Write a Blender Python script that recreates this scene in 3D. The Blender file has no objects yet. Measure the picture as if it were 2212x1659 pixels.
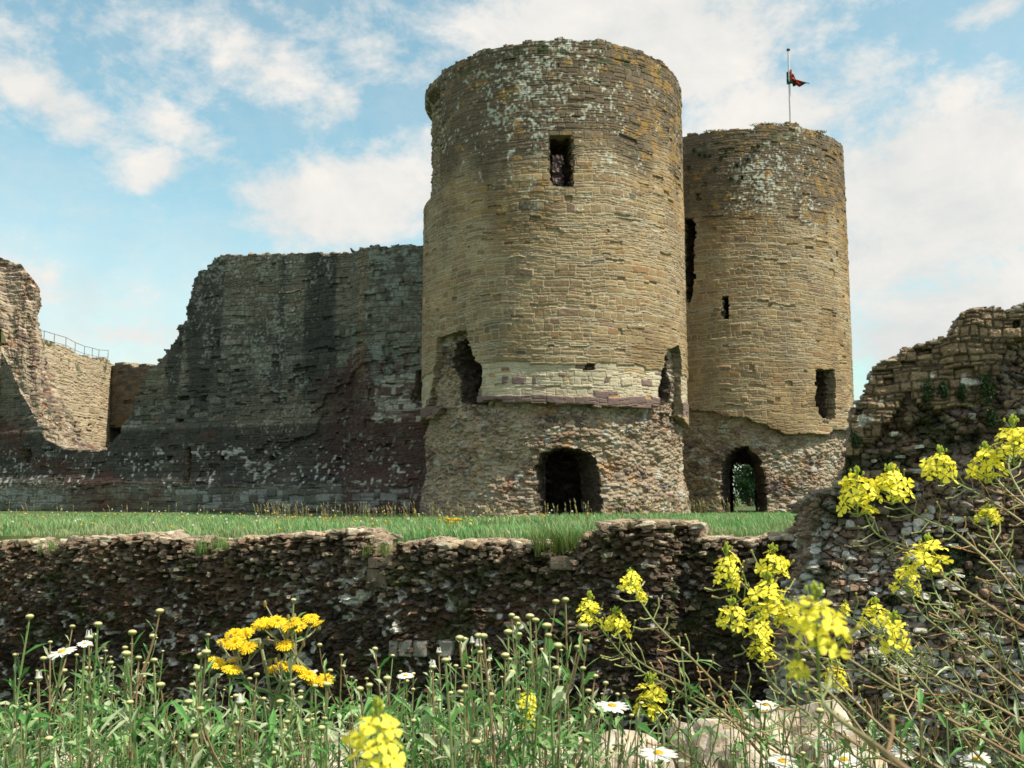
import bpy, math, random
import numpy as np
S = bpy.context.scene
COL = S.collection
R = math.radians
rs = np.random.RandomState(7)
random.seed(7)

# ------------------------------------------------------------------ camera
PITCH = R(6.28)
FPX = 1000.0
cam = bpy.data.cameras.new('camera')
cam.lens = 35.16; cam.sensor_width = 36; cam.clip_start = 0.05; cam.clip_end = 6000
co = bpy.data.objects.new('camera', cam); COL.objects.link(co)
co.location = (0, 0, 0); co.rotation_euler = (math.pi/2 + PITCH, 0, 0)
cam.dof.use_dof = True; cam.dof.focus_distance = 2.4; cam.dof.aperture_fstop = 20
S.camera = co
S.render.resolution_x = 1024; S.render.resolution_y = 768
S.view_settings.view_transform = 'Standard'; S.view_settings.look = 'None'
S.view_settings.exposure = 0.38; S.view_settings.gamma = 1.0

def rayd(x, y):
    """direction through a point of the picture (photo measured at 2212 x 1659)"""
    px = x*1024/2212; py = y*768/1659
    dx = (px-512)/FPX; dy = (384-py)/FPX
    return np.array([dx, math.cos(PITCH)-dy*math.sin(PITCH), math.sin(PITCH)+dy*math.cos(PITCH)])
def at(x, y, Y):
    d = rayd(x, y); return d*(Y/d[1])
def proj(P):
    """world -> picture measure, vectorised"""
    X = P[..., 0]; Y = P[..., 1]; Z = P[..., 2]
    f = Y*math.cos(PITCH)+Z*math.sin(PITCH); u = -Y*math.sin(PITCH)+Z*math.cos(PITCH)
    f = np.where(np.abs(f) < 1e-6, 1e-6, f)
    return (X/f*FPX+512)*2212/1024, (384-u/f*FPX)*1659/768

# ------------------------------------------------------------------ world and sun
SUN_AZ = np.array([0.92, -0.39]); SUN_AZ /= np.linalg.norm(SUN_AZ)
SUN_EL = R(56)
world = bpy.data.worlds.new("World"); S.world = world; world.use_nodes = True
nt = world.node_tree; nt.nodes.clear()
def N(t, nt=nt, **k):
    n = nt.nodes.new(t)
    for a, b in k.items(): setattr(n, a, b)
    return n
def M(op, a, b=None, c=None, nt=nt, clamp=False):
    n = nt.nodes.new('ShaderNodeMath'); n.operation = op; n.use_clamp = clamp
    for i, v in enumerate((a, b, c)):
        if v is None: continue
        if isinstance(v, (int, float)): n.inputs[i].default_value = v
        else: nt.links.new(v, n.inputs[i])
    return n.outputs[0]
out = N('ShaderNodeOutputWorld'); bg = N('ShaderNodeBackground')
sky = N('ShaderNodeTexSky', sky_type='NISHITA', sun_disc=False)
sky.sun_elevation = SUN_EL
sky.sun_rotation = math.atan2(SUN_AZ[0], SUN_AZ[1])
sky.air_density = 1.0; sky.dust_density = 1.0; sky.ozone_density = 1.0
tc = N('ShaderNodeTexCoord'); sep = N('ShaderNodeSeparateXYZ')
nt.links.new(tc.outputs['Generated'], sep.inputs[0])
RAD = 180/math.pi
az = M('MULTIPLY', M('ARCTAN2', sep.outputs[0], sep.outputs[1]), RAD)
el = M('MULTIPLY', M('ARCSINE', M('MINIMUM', M('MAXIMUM', sep.outputs[2], -1.0), 1.0)), RAD)
comb = N('ShaderNodeCombineXYZ'); nt.links.new(az, comb.inputs[0]); nt.links.new(el, comb.inputs[1])
def noise(scale, sx, sy, detail, rough, dist, off=0.0, rot=0.0):
    mp = N('ShaderNodeMapping'); mp.inputs['Scale'].default_value = (sx, sy, 1)
    mp.inputs['Location'].default_value = (off, off*.7, off); mp.inputs['Rotation'].default_value = (0, 0, R(rot))
    nt.links.new(comb.outputs[0], mp.inputs[0])
    t = N('ShaderNodeTexNoise'); t.inputs['Scale'].default_value = scale
    t.inputs['Detail'].default_value = detail; t.inputs['Roughness'].default_value = rough
    t.inputs['Distortion'].default_value = dist
    nt.links.new(mp.outputs[0], t.inputs[0]); return t.outputs['Fac']
n1 = noise(0.20, .85, 1.25, 12, .64, .25, 3.1, -14)
n2 = noise(0.8, .9, 1.25, 7, .65, .1, 9.3, -15)
n3 = noise(0.045, .6, 2.6, 5, .5, .4, 17.0, 4)
# cloud masses seen in the sky: centre, half width, half height (picture measure), tilt, weight
BLOBS = [(1350, 90, 460, 170, 0, 1.4), (1680, 260, 330, 150, 8, .8), (2060, 400, 380, 200, 0, 1.5), (1900, 560, 300, 120, 0, 1.1), (1250, 60, 300, 120, 0, 1.0),
         (2080, 730, 340, 170, 0, 1.5), (100, 215, 190, 60, -27, 1.05), (-60, 120, 150, 110, -10, .7), (420, 300, 170, 45, -20, .55),
         (330, 365, 110, 48, 14, .8), (740, 440, 280, 120, 6, 1.25), (560, 120, 230, 85, -24, .62),
         (730, 225, 70, 55, 0, .65), (850, 130, 240, 70, -20, .4), (100, 620, 260, 70, -6, .55), (330, 720, 320, 60, 3, .62), (60, 760, 300, 70, 0, .6), (660, 590, 330, 60, 3, .4),
         (2150, 15, 100, 34, 10, .9), (1850, 160, 90, 80, 0, .6), (620, 40, 300, 50, -10, .35), (1000, 330, 150, 90, 0, .8), (210, 20, 260, 50, 0, .2), (1700, 30, 150, 60, 0, .5)]
tot = None
for (bx, by, bw, bh, ba, wt) in BLOBS:
    d = rayd(bx, by); d = d/np.linalg.norm(d)
    a0 = math.atan2(d[0], d[1])*RAD; e0 = math.asin(d[2])*RAD
    k = 0.463/FPX*RAD*.95
    mp = N('ShaderNodeMapping', vector_type='TEXTURE'); mp.inputs['Location'].default_value = (a0, e0, 0)
    mp.inputs['Rotation'].default_value = (0, 0, R(ba)); mp.inputs['Scale'].default_value = (bw*k, bh*k, 1)
    nt.links.new(comb.outputs[0], mp.inputs[0])
    vl = N('ShaderNodeVectorMath', operation='LENGTH'); nt.links.new(mp.outputs[0], vl.inputs[0])
    v = M('MULTIPLY', M('SUBTRACT', 1.25, vl.outputs['Value'], clamp=True), wt)
    tot = v if tot is None else M('MAXIMUM', tot, v)
# clouds elsewhere in the sky, away from what the blobs cover
side = M('MULTIPLY', M('SUBTRACT', M('ABSOLUTE', az), 32, clamp=False), .05, clamp=True)
up = M('MULTIPLY', M('SUBTRACT', el, 30), .05, clamp=True)
tot = M('MAXIMUM', tot, M('MULTIPLY', M('MAXIMUM', side, up), .5))
s = M('ADD', M('MULTIPLY', tot, .98), M('MULTIPLY', M('SUBTRACT', n1, .5), 2.3))
s = M('ADD', s, M('MULTIPLY', M('SUBTRACT', n2, .5), 1.1))
mr = N('ShaderNodeMapRange', interpolation_type='SMOOTHSTEP'); nt.links.new(s, mr.inputs[0])
mr.inputs[1].default_value = -.2; mr.inputs[2].default_value = .95
mask = mr.outputs[0]
# thin veil: high streaks, denser near the horizon
veil = M('MULTIPLY', M('SUBTRACT', M('ADD', n3, M('MULTIPLY', n2, .5)), .52), 1.6, clamp=True)
hz = M('SUBTRACT', 1.0, M('MULTIPLY', el, 1/24.0), clamp=True)
veil = M('MULTIPLY', veil, M('ADD', .45, M('MULTIPLY', hz, .7)))
mask = M('MAXIMUM', mask, M('ADD', M('MULTIPLY', veil, .85), M('MULTIPLY', hz, .26)), clamp=True)
tint = N('ShaderNodeMix', data_type='RGBA', blend_type='MULTIPLY'); tint.inputs[0].default_value = 1
nt.links.new(sky.outputs[0], tint.inputs[6]); tint.inputs[7].default_value = (1.12, 1.46, 1.16, 1)
cshade = N('ShaderNodeMix', data_type='RGBA'); nt.links.new(M('MULTIPLY', M('SUBTRACT', n1, .3), 2.4, clamp=True), cshade.inputs[0])
cshade.inputs[6].default_value = (4.5, 4.65, 4.6, 1); cshade.inputs[7].default_value = (5.9, 5.65, 5.3, 1)
mx = N('ShaderNodeMix', data_type='RGBA'); nt.links.new(mask, mx.inputs[0])
nt.links.new(tint.outputs[2], mx.inputs[6]); nt.links.new(cshade.outputs[2], mx.inputs[7])
nt.links.new(mx.outputs[2], bg.inputs[0]); bg.inputs[1].default_value = 0.125
nt.links.new(bg.outputs[0], out.inputs[0])
sun = bpy.data.lights.new('sun', 'SUN'); sun.energy = 5.0; sun.angle = R(.53); sun.color = (1, .91, .76)
so = bpy.data.objects.new('sun', sun); COL.objects.link(so)
from mathutils import Vector
sd = Vector((SUN_AZ[0]*math.cos(SUN_EL), SUN_AZ[1]*math.cos(SUN_EL), math.sin(SUN_EL)))
so.rotation_euler = sd.to_track_quat('Z', 'Y').to_euler(); so.location = sd*80

# ------------------------------------------------------------------ helpers: objects
def thing(name, label, cat, loc=(0, 0, 0), group=None, rz=0):
    o = bpy.data.objects.new(name, None); COL.objects.link(o); o.empty_display_size = .2
    o.location = loc; o.rotation_euler = (0, 0, rz); o['label'] = label; o['category'] = cat
    if group: o['group'] = group
    return o
def tag(o, label, cat, group=None):
    o['label'] = label; o['category'] = cat
    if group: o['group'] = group
    return o
def mk(name, V, F, mat, parent=None, C=None, smooth=False, mats=None, kind=None):
    """V (n,3); F list of arrays (m,3) or (m,4); C (n,3) colour per vertex"""
    V = np.asarray(V, dtype=np.float32).reshape(-1, 3)
    if not isinstance(F, (list, tuple)): F = [F]
    F = [np.asarray(f, dtype=np.int32) for f in F if len(f)]
    me = bpy.data.meshes.new(name)
    if parent is not None: V = V - np.array(parent.location, dtype=np.float32)
    nl = sum(f.size for f in F); npoly = sum(len(f) for f in F)
    me.vertices.add(len(V)); me.vertices.foreach_set('co', V.ravel())
    me.loops.add(nl); me.polygons.add(npoly)
    me.loops.foreach_set('vertex_index', np.concatenate([f.ravel() for f in F]))
    ls = np.concatenate([np.full(len(f), f.shape[1]) for f in F]); st = np.concatenate([[0], np.cumsum(ls)[:-1]])
    me.polygons.foreach_set('loop_start', st.astype(np.int32))
    if smooth: me.polygons.foreach_set('use_smooth', np.ones(npoly, dtype=bool))
    else: me.polygons.foreach_set('use_smooth', np.zeros(npoly, dtype=bool))
    me.update(calc_edges=True); me.validate()
    if C is not None:
        C = np.asarray(C, dtype=np.float32).reshape(-1, 3)
        a = me.color_attributes.new('Col', 'FLOAT_COLOR', 'POINT')
        a.data.foreach_set('color', np.concatenate([C, np.ones((len(C), 1), np.float32)], 1).ravel())
    me.materials.append(mat)
    o = bpy.data.objects.new(name, me); COL.objects.link(o)
    if parent is not None: o.parent = parent
    if kind: o['kind'] = kind
    return o
def copy_tree(o, parent=None):
    c = o.copy(); COL.objects.link(c); c.parent = parent
    for ch in list(o.children): copy_tree(ch, c)
    return c

# ------------------------------------------------------------------ helpers: random fields
def hsh(ix, iy, iz=0, seed=0):
    h = (np.asarray(ix).astype(np.int64)*374761393 + np.asarray(iy).astype(np.int64)*668265263 +
         np.asarray(iz).astype(np.int64)*2147483647*3 + seed*974711+12345) & 0xffffffff
    h = ((h ^ (h >> 13))*1274126177) & 0xffffffff
    h = ((h ^ (h >> 16))*2246822519) & 0xffffffff
    h = h ^ (h >> 15)
    return (h & 0xffffff)/float(0x1000000)
def vn2(x, y, seed=0):
    ix = np.floor(x); iy = np.floor(y); fx = x-ix; fy = y-iy
    fx = fx*fx*(3-2*fx); fy = fy*fy*(3-2*fy)
    a = hsh(ix, iy, 0, seed); b = hsh(ix+1, iy, 0, seed); c = hsh(ix, iy+1, 0, seed); d = hsh(ix+1, iy+1, 0, seed)
    return (a+(b-a)*fx)*(1-fy)+(c+(d-c)*fx)*fy
def fbm(x, y, seed=0, o=4, g=.5):
    r = 0; a = 1; t = 0
    for i in range(o):
        r = r+a*vn2(x*2**i+i*7.3, y*2**i-i*3.1, seed+i); t += a; a *= g
    return r/t
def vn3(x, y, z, seed=0):
    ix = np.floor(x); iy = np.floor(y); iz = np.floor(z); fx = x-ix; fy = y-iy; fz = z-iz
    fx = fx*fx*(3-2*fx); fy = fy*fy*(3-2*fy); fz = fz*fz*(3-2*fz)
    r = 0
    for dx in (0, 1):
        for dy in (0, 1):
            for dz in (0, 1):
                w = (fx if dx else 1-fx)*(fy if dy else 1-fy)*(fz if dz else 1-fz)
                r = r+w*hsh(ix+dx, iy+dy, iz+dz, seed)
    return r
def sst(a, b, x):
    t = np.clip((x-a)/(b-a), 0, 1); return t*t*(3-2*t)
def pip(x, y, poly):
    """points in polygon"""
    ins = np.zeros(np.shape(x), bool); n = len(poly)
    for i in range(n):
        x1, y1 = poly[i]; x2, y2 = poly[(i+1) % n]
        if y1 == y2: continue
        c = ((y1 > y) != (y2 > y)) & (x < (x2-x1)*(y-y1)/(y2-y1)+x1)
        ins ^= c
    return ins
def coursed(u, v, seed, hc=.17, w=.5, merge=.3, split=.35):
    """random coursed masonry: returns stone hashes r1..r4, joint distance (m), stone centre"""
    rr = np.random.RandomState(seed+100)
    hs = hc*(.45+1.5*rr.rand(600)**1.6); vb = np.concatenate([[0], np.cumsum(hs)])-12.0
    vw = v+.16*(fbm(u*.3, v*.3, seed+3, 2)-.5)*2+.05*(vn2(u*1.5, v*1.2, seed+5)-.5)*2+.018*(vn2(u*6, v*5, seed+6)-.5)*2
    ci = np.clip(np.searchsorted(vb, vw.ravel(), side='right').reshape(vw.shape)-1, 0, 599)
    v0 = vb[ci]; v1 = vb[np.minimum(ci+1, 600)]
    cw = w*(.6+.9*hsh(ci, 77, 0, seed))
    s = (u+.03*(vn2(u*4, v*7, seed+9)-.5)*2)/cw+hsh(ci, 5, 0, seed)*50
    i = np.floor(s)
    jit = lambda k: k+.62*(hsh(k, ci, 1, seed)-.5)
    i = np.where(s < jit(i), i-1, i); i = np.where(s >= jit(i+1), i+1, i)
    lo = jit(i); hi = jit(i+1)
    ml = hsh(i, ci, 2, seed) < merge; mr_ = hsh(i+1, ci, 2, seed) < merge
    ml2 = ml & ~(hsh(i-1, ci, 2, seed) < merge)
    sid = np.where(ml2, i-1, i); lo = np.where(ml2, jit(i-1), lo)
    mh = mr_ & ~ml; hi = np.where(mh, jit(i+2), hi)
    sub = hsh(sid, ci, 3, seed) < split
    fm = .35+.3*hsh(sid, ci, 4, seed); vm = v0+(v1-v0)*fm
    upper = sub & (vw > vm)
    a0 = np.where(upper, vm, v0); a1 = np.where(sub & ~upper, vm, v1)
    du = np.minimum(s-lo, hi-s)*cw; dv = np.minimum(vw-a0, a1-vw)
    dj = np.maximum(np.minimum(du, dv), 0)
    k = sid*2+upper
    q = lambda m: hsh(k, ci, m, seed)
    cu = ((lo+hi)/2-hsh(ci, 5, 0, seed)*50)*cw; cv = (a0+a1)/2
    lu = (s-(lo+hi)/2)/np.maximum(hi-lo, .1); lv = (vw-cv)/np.maximum(a1-a0, .02)
    return q(11), q(12), q(13), q(14), dj, cu, cv, lu, lv
def rubble(u, v, seed, su=.26, sv=.14):
    """irregular rubble: voronoi stones"""
    x = u/su+.6*(vn2(u*2.2, v*2.2, seed+31)-.5); y = v/sv+.9*(vn2(u*1.7+5, v*1.7, seed+32)-.5)
    ix = np.floor(x); iy = np.floor(y)
    f1 = np.full(x.shape, 9.); f2 = np.full(x.shape, 9.); bi = np.zeros(x.shape); bj = np.zeros(x.shape); cx = np.zeros(x.shape); cy = np.zeros(x.shape)
    for dx in (-1, 0, 1):
        for dy in (-1, 0, 1):
            a = ix+dx; b = iy+dy
            px = a+hsh(a, b, 1, seed); py = b+hsh(a, b, 2, seed)
            sz = .75+.5*hsh(a, b, 6, seed)
            d = np.maximum(np.abs(x-px)*.9, np.abs(y-py))*.55/sz+np.hypot(x-px, y-py)*.45/sz
            m = d < f1
            f2 = np.where(m, f1, np.minimum(f2, d))
            bi = np.where(m, a, bi); bj = np.where(m, b, bj); cx = np.where(m, px, cx); cy = np.where(m, py, cy); f1 = np.where(m, d, f1)
    q = lambda m: hsh(bi, bj, m, seed)
    return q(11), q(12), q(13), q(14), (f2-f1), f1, cx*su, cy*sv, x-cx, y-cy
def pal(r, cols):
    """pick a colour per stone from weighted list [(w,(r,g,b)),...]"""
    w = np.array([c[0] for c in cols], float); w = np.cumsum(w/w.sum()); arr = np.array([c[1] for c in cols])
    idx = np.minimum(np.searchsorted(w, r.ravel()), len(cols)-1)
    return arr[idx].reshape(r.shape+(3,))
def mixc(C, c, m):
    m = np.clip(m, 0, 1)[..., None]; return C*(1-m)+np.array(c)*m

class Path:
    def __init__(s, pts):
        s.p = np.array(pts, float); d = np.diff(s.p, axis=0); s.l = np.hypot(d[:, 0], d[:, 1])
        s.u = np.concatenate([[0], np.cumsum(s.l)]); s.t = d/s.l[:, None]
        s.L = s.u[-1]
    def pos(s, u):
        return np.stack([np.interp(u, s.u, s.p[:, 0]), np.interp(u, s.u, s.p[:, 1])], -1)
    def nrm(s, u, blur=.02):
        a = s.pos(np.clip(u-blur, 0, s.L)); b = s.pos(np.clip(u+blur, 0, s.L)); t = b-a
        n = np.stack([t[..., 1], -t[..., 0]], -1); return n/np.maximum(np.linalg.norm(n, axis=-1, keepdims=True), 1e-9)
    def hit(s, x, y):
        """(u, z) where the sight line meets the path, nearest first; beyond the ends the end segment is extended"""
        d = rayd(x, y); best = None
        for i in range(len(s.l)):
            p = s.p[i]; t = s.t[i]
            den = d[0]*(-t[1])+d[1]*t[0]
            if abs(den) < 1e-9: continue
            k = (p[0]*(-t[1])+p[1]*t[0])/den
            if k <= 0: continue
            q = d[:2]*k; uu = (q-p)@t
            lo = -1e9 if i == 0 and len(s.l) < 12 else -1e-6
            hi = 1e9 if i == len(s.l)-1 and len(s.l) < 12 else s.l[i]+1e-6
            if lo <= uu <= hi and (best is None or k < best[0]): best = (k, s.u[i]+uu, d[2]*k)
        if best is None: return None
        return best[1], best[2]
    def prof(s, pts):
        h = [s.hit(*p) for p in pts]; h = [q for q in h if q is not None]; h.sort()
        a = np.array(h); return lambda u: np.interp(u, a[:, 0], a[:, 1])
    def poly(s, pts):
        return [q for q in (s.hit(*p) for p in pts) if q is not None]

def sheet(name, P0, Nn, disp, Cc, keep, depth, mat, parent, rings=8, rimcol=(.22, .18, .14), rimn=.08, seed=0, wrap=False, inward=None, smooth=False, border=()):
    """grid surface displaced along its normals; cells not kept are open, their rims are carried back by `depth`: real thickness"""
    nv, nu = disp.shape
    P = P0+Nn*disp[..., None]
    idx = np.arange(nv*nu).reshape(nv, nu)
    K = keep[:-1, :-1].copy()
    F = np.stack([idx[:-1, :-1], idx[:-1, 1:], idx[1:, 1:], idx[1:, :-1]], -1)[K]
    E = []
    Kp = np.pad(K, 1, mode='edge')
    for b, sl in (('top', np.s_[-1, :]), ('bottom', np.s_[0, :]), ('left', np.s_[:, 0]), ('right', np.s_[:, -1])):
        if b in border: Kp[sl] = False
    # horizontal edges (between row j-1 and j), j = 0..nv-1
    a = Kp[:-1, 1:-1]; c = Kp[1:, 1:-1]
    j, i = np.where(a & ~c); E.append(np.stack([idx[j, i+1], idx[j, i]], -1))   # kept below, open above
    j, i = np.where(~a & c); E.append(np.stack([idx[j, i], idx[j, i+1]], -1))
    a = Kp[1:-1, :-1]; c = Kp[1:-1, 1:]
    j, i = np.where(a & ~c); E.append(np.stack([idx[j, i], idx[j+1, i]], -1))
    j, i = np.where(~a & c); E.append(np.stack([idx[j+1, i], idx[j, i]], -1))
    E = np.concatenate(E)
    V = P.reshape(-1, 3); C = Cc.reshape(-1, 3)
    faces = [F]
    if len(E) and depth > 0:
        un, inv = np.unique(E, return_inverse=True); inv = inv.reshape(E.shape)
        base = V[un]; dirn = -(Nn.reshape(-1, 3)[un]) if inward is None else np.broadcast_to(inward, base.shape)
        prev = un; allV = [V]; allC = [C]; cnt = len(V)
        for k in range(1, rings+1):
            t = (k/rings)**1.15*depth
            q = base+dirn*t
            nz = np.stack([vn3(q[:, 0]*5, q[:, 1]*5, q[:, 2]*7, seed+m)-.5 for m in (1, 2, 3)], -1)*2*rimn
            n2_ = np.stack([vn3(q[:, 0]*14, q[:, 1]*14, q[:, 2]*16, seed+m)-.5 for m in (4, 5, 6)], -1)*rimn
            amp = min(1, k/1.5)
            q = q+(nz+n2_)*amp
            g = vn3(q[:, 0]*4, q[:, 1]*4, q[:, 2]*6, seed+8); g2 = vn3(q[:, 0]*15, q[:, 1]*15, q[:, 2]*20, seed+9)
            c_ = np.array(rimcol)[None]*(0.6+.5*g+.4*g2)[:, None]
            allV.append(q); allC.append(c_)
            new = np.arange(cnt, cnt+len(un)); cnt += len(un)
            faces.append(np.stack([prev[inv[:, 1]], prev[inv[:, 0]], new[inv[:, 0]], new[inv[:, 1]]], -1))
            prev = new
        V = np.concatenate(allV); C = np.concatenate(allC)
    used = np.zeros(len(V), bool)
    for f in faces: used[f.ravel()] = True
    re = np.cumsum(used)-1
    faces = [re[f] for f in faces if len(f)]
    return mk(name, V[used], faces, mat, parent, C[used], smooth)
def gridUV(us, vs):
    return np.meshgrid(us, vs)
def pathgrid(path, us, vs, blur=.02):
    U, V = gridUV(us, vs)
    p = path.pos(us); n = path.nrm(us, blur)
    P = np.zeros(U.shape+(3,)); P[..., 0] = p[:, 0]; P[..., 1] = p[:, 1]; P[..., 2] = V
    Nn = np.zeros_like(P); Nn[..., 0] = n[:, 0]; Nn[..., 1] = n[:, 1]
    return U, V, P, Nn

# ------------------------------------------------------------------ materials
def stone_mat(name, scale=14.0, bump=.5, var=.35, rough=.92, dist=.01):
    m = bpy.data.materials.new(name); m.use_nodes = True; t = m.node_tree; b = t.nodes['Principled BSDF']
    b.inputs['Roughness'].default_value = rough; b.inputs['Specular IOR Level'].default_value = .25
    at_ = t.nodes.new('ShaderNodeAttribute'); at_.attribute_name = 'Col'
    tcn = t.nodes.new('ShaderNodeTexCoord')
    nz = t.nodes.new('ShaderNodeTexNoise'); nz.inputs['Scale'].default_value = scale; nz.inputs['Detail'].default_value = 6; nz.inputs['Roughness'].default_value = .7
    t.links.new(tcn.outputs['Object'], nz.inputs[0])
    mr = t.nodes.new('ShaderNodeMapRange'); t.links.new(nz.outputs['Fac'], mr.inputs[0])
    mr.inputs[1].default_value = .25; mr.inputs[2].default_value = .75; mr.inputs[3].default_value = 1-var; mr.inputs[4].default_value = 1+var
    mul = t.nodes.new('ShaderNodeVectorMath'); mul.operation = 'SCALE'; t.links.new(at_.outputs['Color'], mul.inputs[0]); t.links.new(mr.outputs[0], mul.inputs[3])
    t.links.new(mul.outputs[0], b.inputs['Base Color'])
    bp = t.nodes.new('ShaderNodeBump'); bp.inputs['Strength'].default_value = bump; bp.inputs['Distance'].default_value = dist
    n2_ = t.nodes.new('ShaderNodeTexNoise'); n2_.inputs['Scale'].default_value = scale*1.7; n2_.inputs['Detail'].default_value = 5
    t.links.new(tcn.outputs['Object'], n2_.inputs[0]); t.links.new(n2_.outputs['Fac'], bp.inputs['Height']); t.links.new(bp.outputs[0], b.inputs['Normal'])
    return m
def flat_mat(name, col, rough=.6, metal=0, var=.15, scale=60, spec=.4):
    m = bpy.data.materials.new(name); m.use_nodes = True; t = m.node_tree; b = t.nodes['Principled BSDF']
    b.inputs['Roughness'].default_value = rough; b.inputs['Metallic'].default_value = metal; b.inputs['Specular IOR Level'].default_value = spec
    tcn = t.nodes.new('ShaderNodeTexCoord'); nz = t.nodes.new('ShaderNodeTexNoise'); nz.inputs['Scale'].default_value = scale; nz.inputs['Detail'].default_value = 3
    t.links.new(tcn.outputs['Object'], nz.inputs[0])
    mr = t.nodes.new('ShaderNodeMapRange'); t.links.new(nz.outputs['Fac'], mr.inputs[0]); mr.inputs[1].default_value = .3; mr.inputs[2].default_value = .7
    mr.inputs[3].default_value = 1-var; mr.inputs[4].default_value = 1+var
    mul = t.nodes.new('ShaderNodeVectorMath'); mul.operation = 'SCALE'; mul.inputs[0].default_value = col; t.links.new(mr.outputs[0], mul.inputs[3])
    t.links.new(mul.outputs[0], b.inputs['Base Color']); return m
def leaf_mat(name, trans=.35, rough=.5, tint=(1, 1, 1)):
    m = bpy.data.materials.new(name); m.use_nodes = True; t = m.node_tree; b = t.nodes['Principled BSDF']; o = t.nodes['Material Output']
    b.inputs['Roughness'].default_value = rough; b.inputs['Specular IOR Level'].default_value = .35
    a = t.nodes.new('ShaderNodeAttribute'); a.attribute_name = 'Col'
    tcn = t.nodes.new('ShaderNodeTexCoord'); nz = t.nodes.new('ShaderNodeTexNoise'); nz.inputs['Scale'].default_value = 180; nz.inputs['Detail'].default_value = 2
    t.links.new(tcn.outputs['Object'], nz.inputs[0])
    mr = t.nodes.new('ShaderNodeMapRange'); t.links.new(nz.outputs['Fac'], mr.inputs[0]); mr.inputs[1].default_value = .3; mr.inputs[2].default_value = .7; mr.inputs[3].default_value = .85; mr.inputs[4].default_value = 1.15
    mul = t.nodes.new('ShaderNodeVectorMath'); mul.operation = 'SCALE'; t.links.new(a.outputs['Color'], mul.inputs[0]); t.links.new(mr.outputs[0], mul.inputs[3])
    t.links.new(mul.outputs[0], b.inputs['Base Color'])
    tr = t.nodes.new('ShaderNodeBsdfTranslucent'); t.links.new(mul.outputs[0], tr.inputs[0])
    mx = t.nodes.new('ShaderNodeMixShader'); mx.inputs[0].default_value = trans
    t.links.new(b.outputs[0], mx.inputs[1]); t.links.new(tr.outputs[0], mx.inputs[2]); t.links.new(mx.outputs[0], o.inputs[0]); return m
M_TOWER = stone_mat('buff_coursed_sandstone', 9, .5, .22, dist=.02)
M_RUB = stone_mat('rubble_core', 11, .7, .35, dist=.03)
M_DARK = stone_mat('weathered_grey_masonry', 7, .5, .45, dist=.02)
M_MOAT = stone_mat('dark_rubble', 28, .9, .5, dist=.02)
M_ROCK = stone_mat('pale_rock', 35, .9, .35, dist=.006)
M_GROUND = stone_mat('turf_and_soil', 3, .6, .3, dist=.05)
M_GRASS = leaf_mat('grass_blades', .35, .6)
M_LEAF = leaf_mat('leaves', .3, .42)
M_PETAL = leaf_mat('petals', .35, .6)
M_STEM = leaf_mat('stems', .05, .55)

# base rock shape
import bmesh
def ico(sub):
    bm = bmesh.new(); bmesh.ops.create_icosphere(bm, subdivisions=sub, radius=1)
    v = np.array([x.co[:] for x in bm.verts]); f = np.array([[q.index for q in p.verts] for p in bm.faces]); bm.free(); return v, f
ICO = {1: ico(1), 2: ico(2), 3: ico(3), 4: ico(4)}
def rocks(cent, size, cols, seed=0, sub=2, block=.55, rough=.25, normal_rot=True):
    """cent (n,3), size (n,3) half sizes -> vertices, faces, colours of one mesh"""
    r_ = np.random.RandomState(seed); v, f = ICO[sub]; n = len(cent)
    b = np.sign(v)*np.abs(v)**block; b = b/np.abs(b).max()
    q = b[None].repeat(n, 0)
    ns = vn3(v[None, :, 0]*1.6+r_.rand(n, 1)*90, v[None, :, 1]*1.6+r_.rand(n, 1)*90, v[None, :, 2]*1.6, seed)-.5
    n4 = vn3(v[None, :, 0]*4+r_.rand(n, 1)*90, v[None, :, 1]*4+r_.rand(n, 1)*90, v[None, :, 2]*4, seed+2)-.5
    q = q*(1+rough*(ns*1.6+n4*.7))[..., None]
    q = q*np.asarray(size)[:, None, :]
    a = r_.uniform(-.5, .5, n); tx = r_.uniform(-.25, .25, n)
    ca, sa = np.cos(a)[:, None], np.sin(a)[:, None]
    x = q[..., 0]*ca-q[..., 1]*sa; y = q[..., 0]*sa+q[..., 1]*ca; z = q[..., 2]
    ct, st = np.cos(tx)[:, None], np.sin(tx)[:, None]
    x, z = x*ct-z*st, x*st+z*ct
    q = np.stack([x, y, z], -1)+np.asarray(cent)[:, None, :]
    F = f[None]+(np.arange(n)*len(v))[:, None, None]
    C = np.asarray(cols)[:, None, :]*(1+.25*(ns*2))[..., None]
    return q.reshape(-1, 3), F.reshape(-1, 3), C.reshape(-1, 3)
def scols(n, seed, base=[(.30, .25, .19), (.24, .19, .14), (.36, .31, .24), (.17, .13, .11), (.22, .21, .19)]):
    r_ = np.random.RandomState(seed); return np.array(base)[r_.randint(0, len(base), n)]*r_.uniform(.75, 1.25, (n, 1))

# ================================================================== GROUND
MOAT = Path([(-30, 29.24), (2.36, 16.71), (2.86, 17.45), (4.75, 16.72)])
def moat_y(x): return np.interp(x, [-200, -30, 2.36, 4.75], [95, 29.24, 16.9, 16.9])
def ground_z(X, Y):
    ward = -.97+.22*sst(-6, 8, X)*sst(60, 18, Y)+.10*(fbm(X*.12, Y*.12, 5, 3)-.5)
    ward = ward+sst(60, 140, Y)*-.3
    bank = -.66+.06*(fbm(X*1.2, Y*1.2, 6, 3)-.5)
    floor = -5.3+.3*(fbm(X*.4, Y*.4, 8, 3)-.5)
    my = moat_y(X)
    z = np.where(Y > my+.55, ward, floor)
    z = np.where(Y < 2.35, bank, z)
    return z
gx = np.concatenate([[-3000, -1200, -500, -250, -120], np.arange(-60, -20, 1.5), np.arange(-20, 30, .4), np.arange(30, 60, 1.5), [120, 250, 500, 1200, 3000]])
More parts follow.
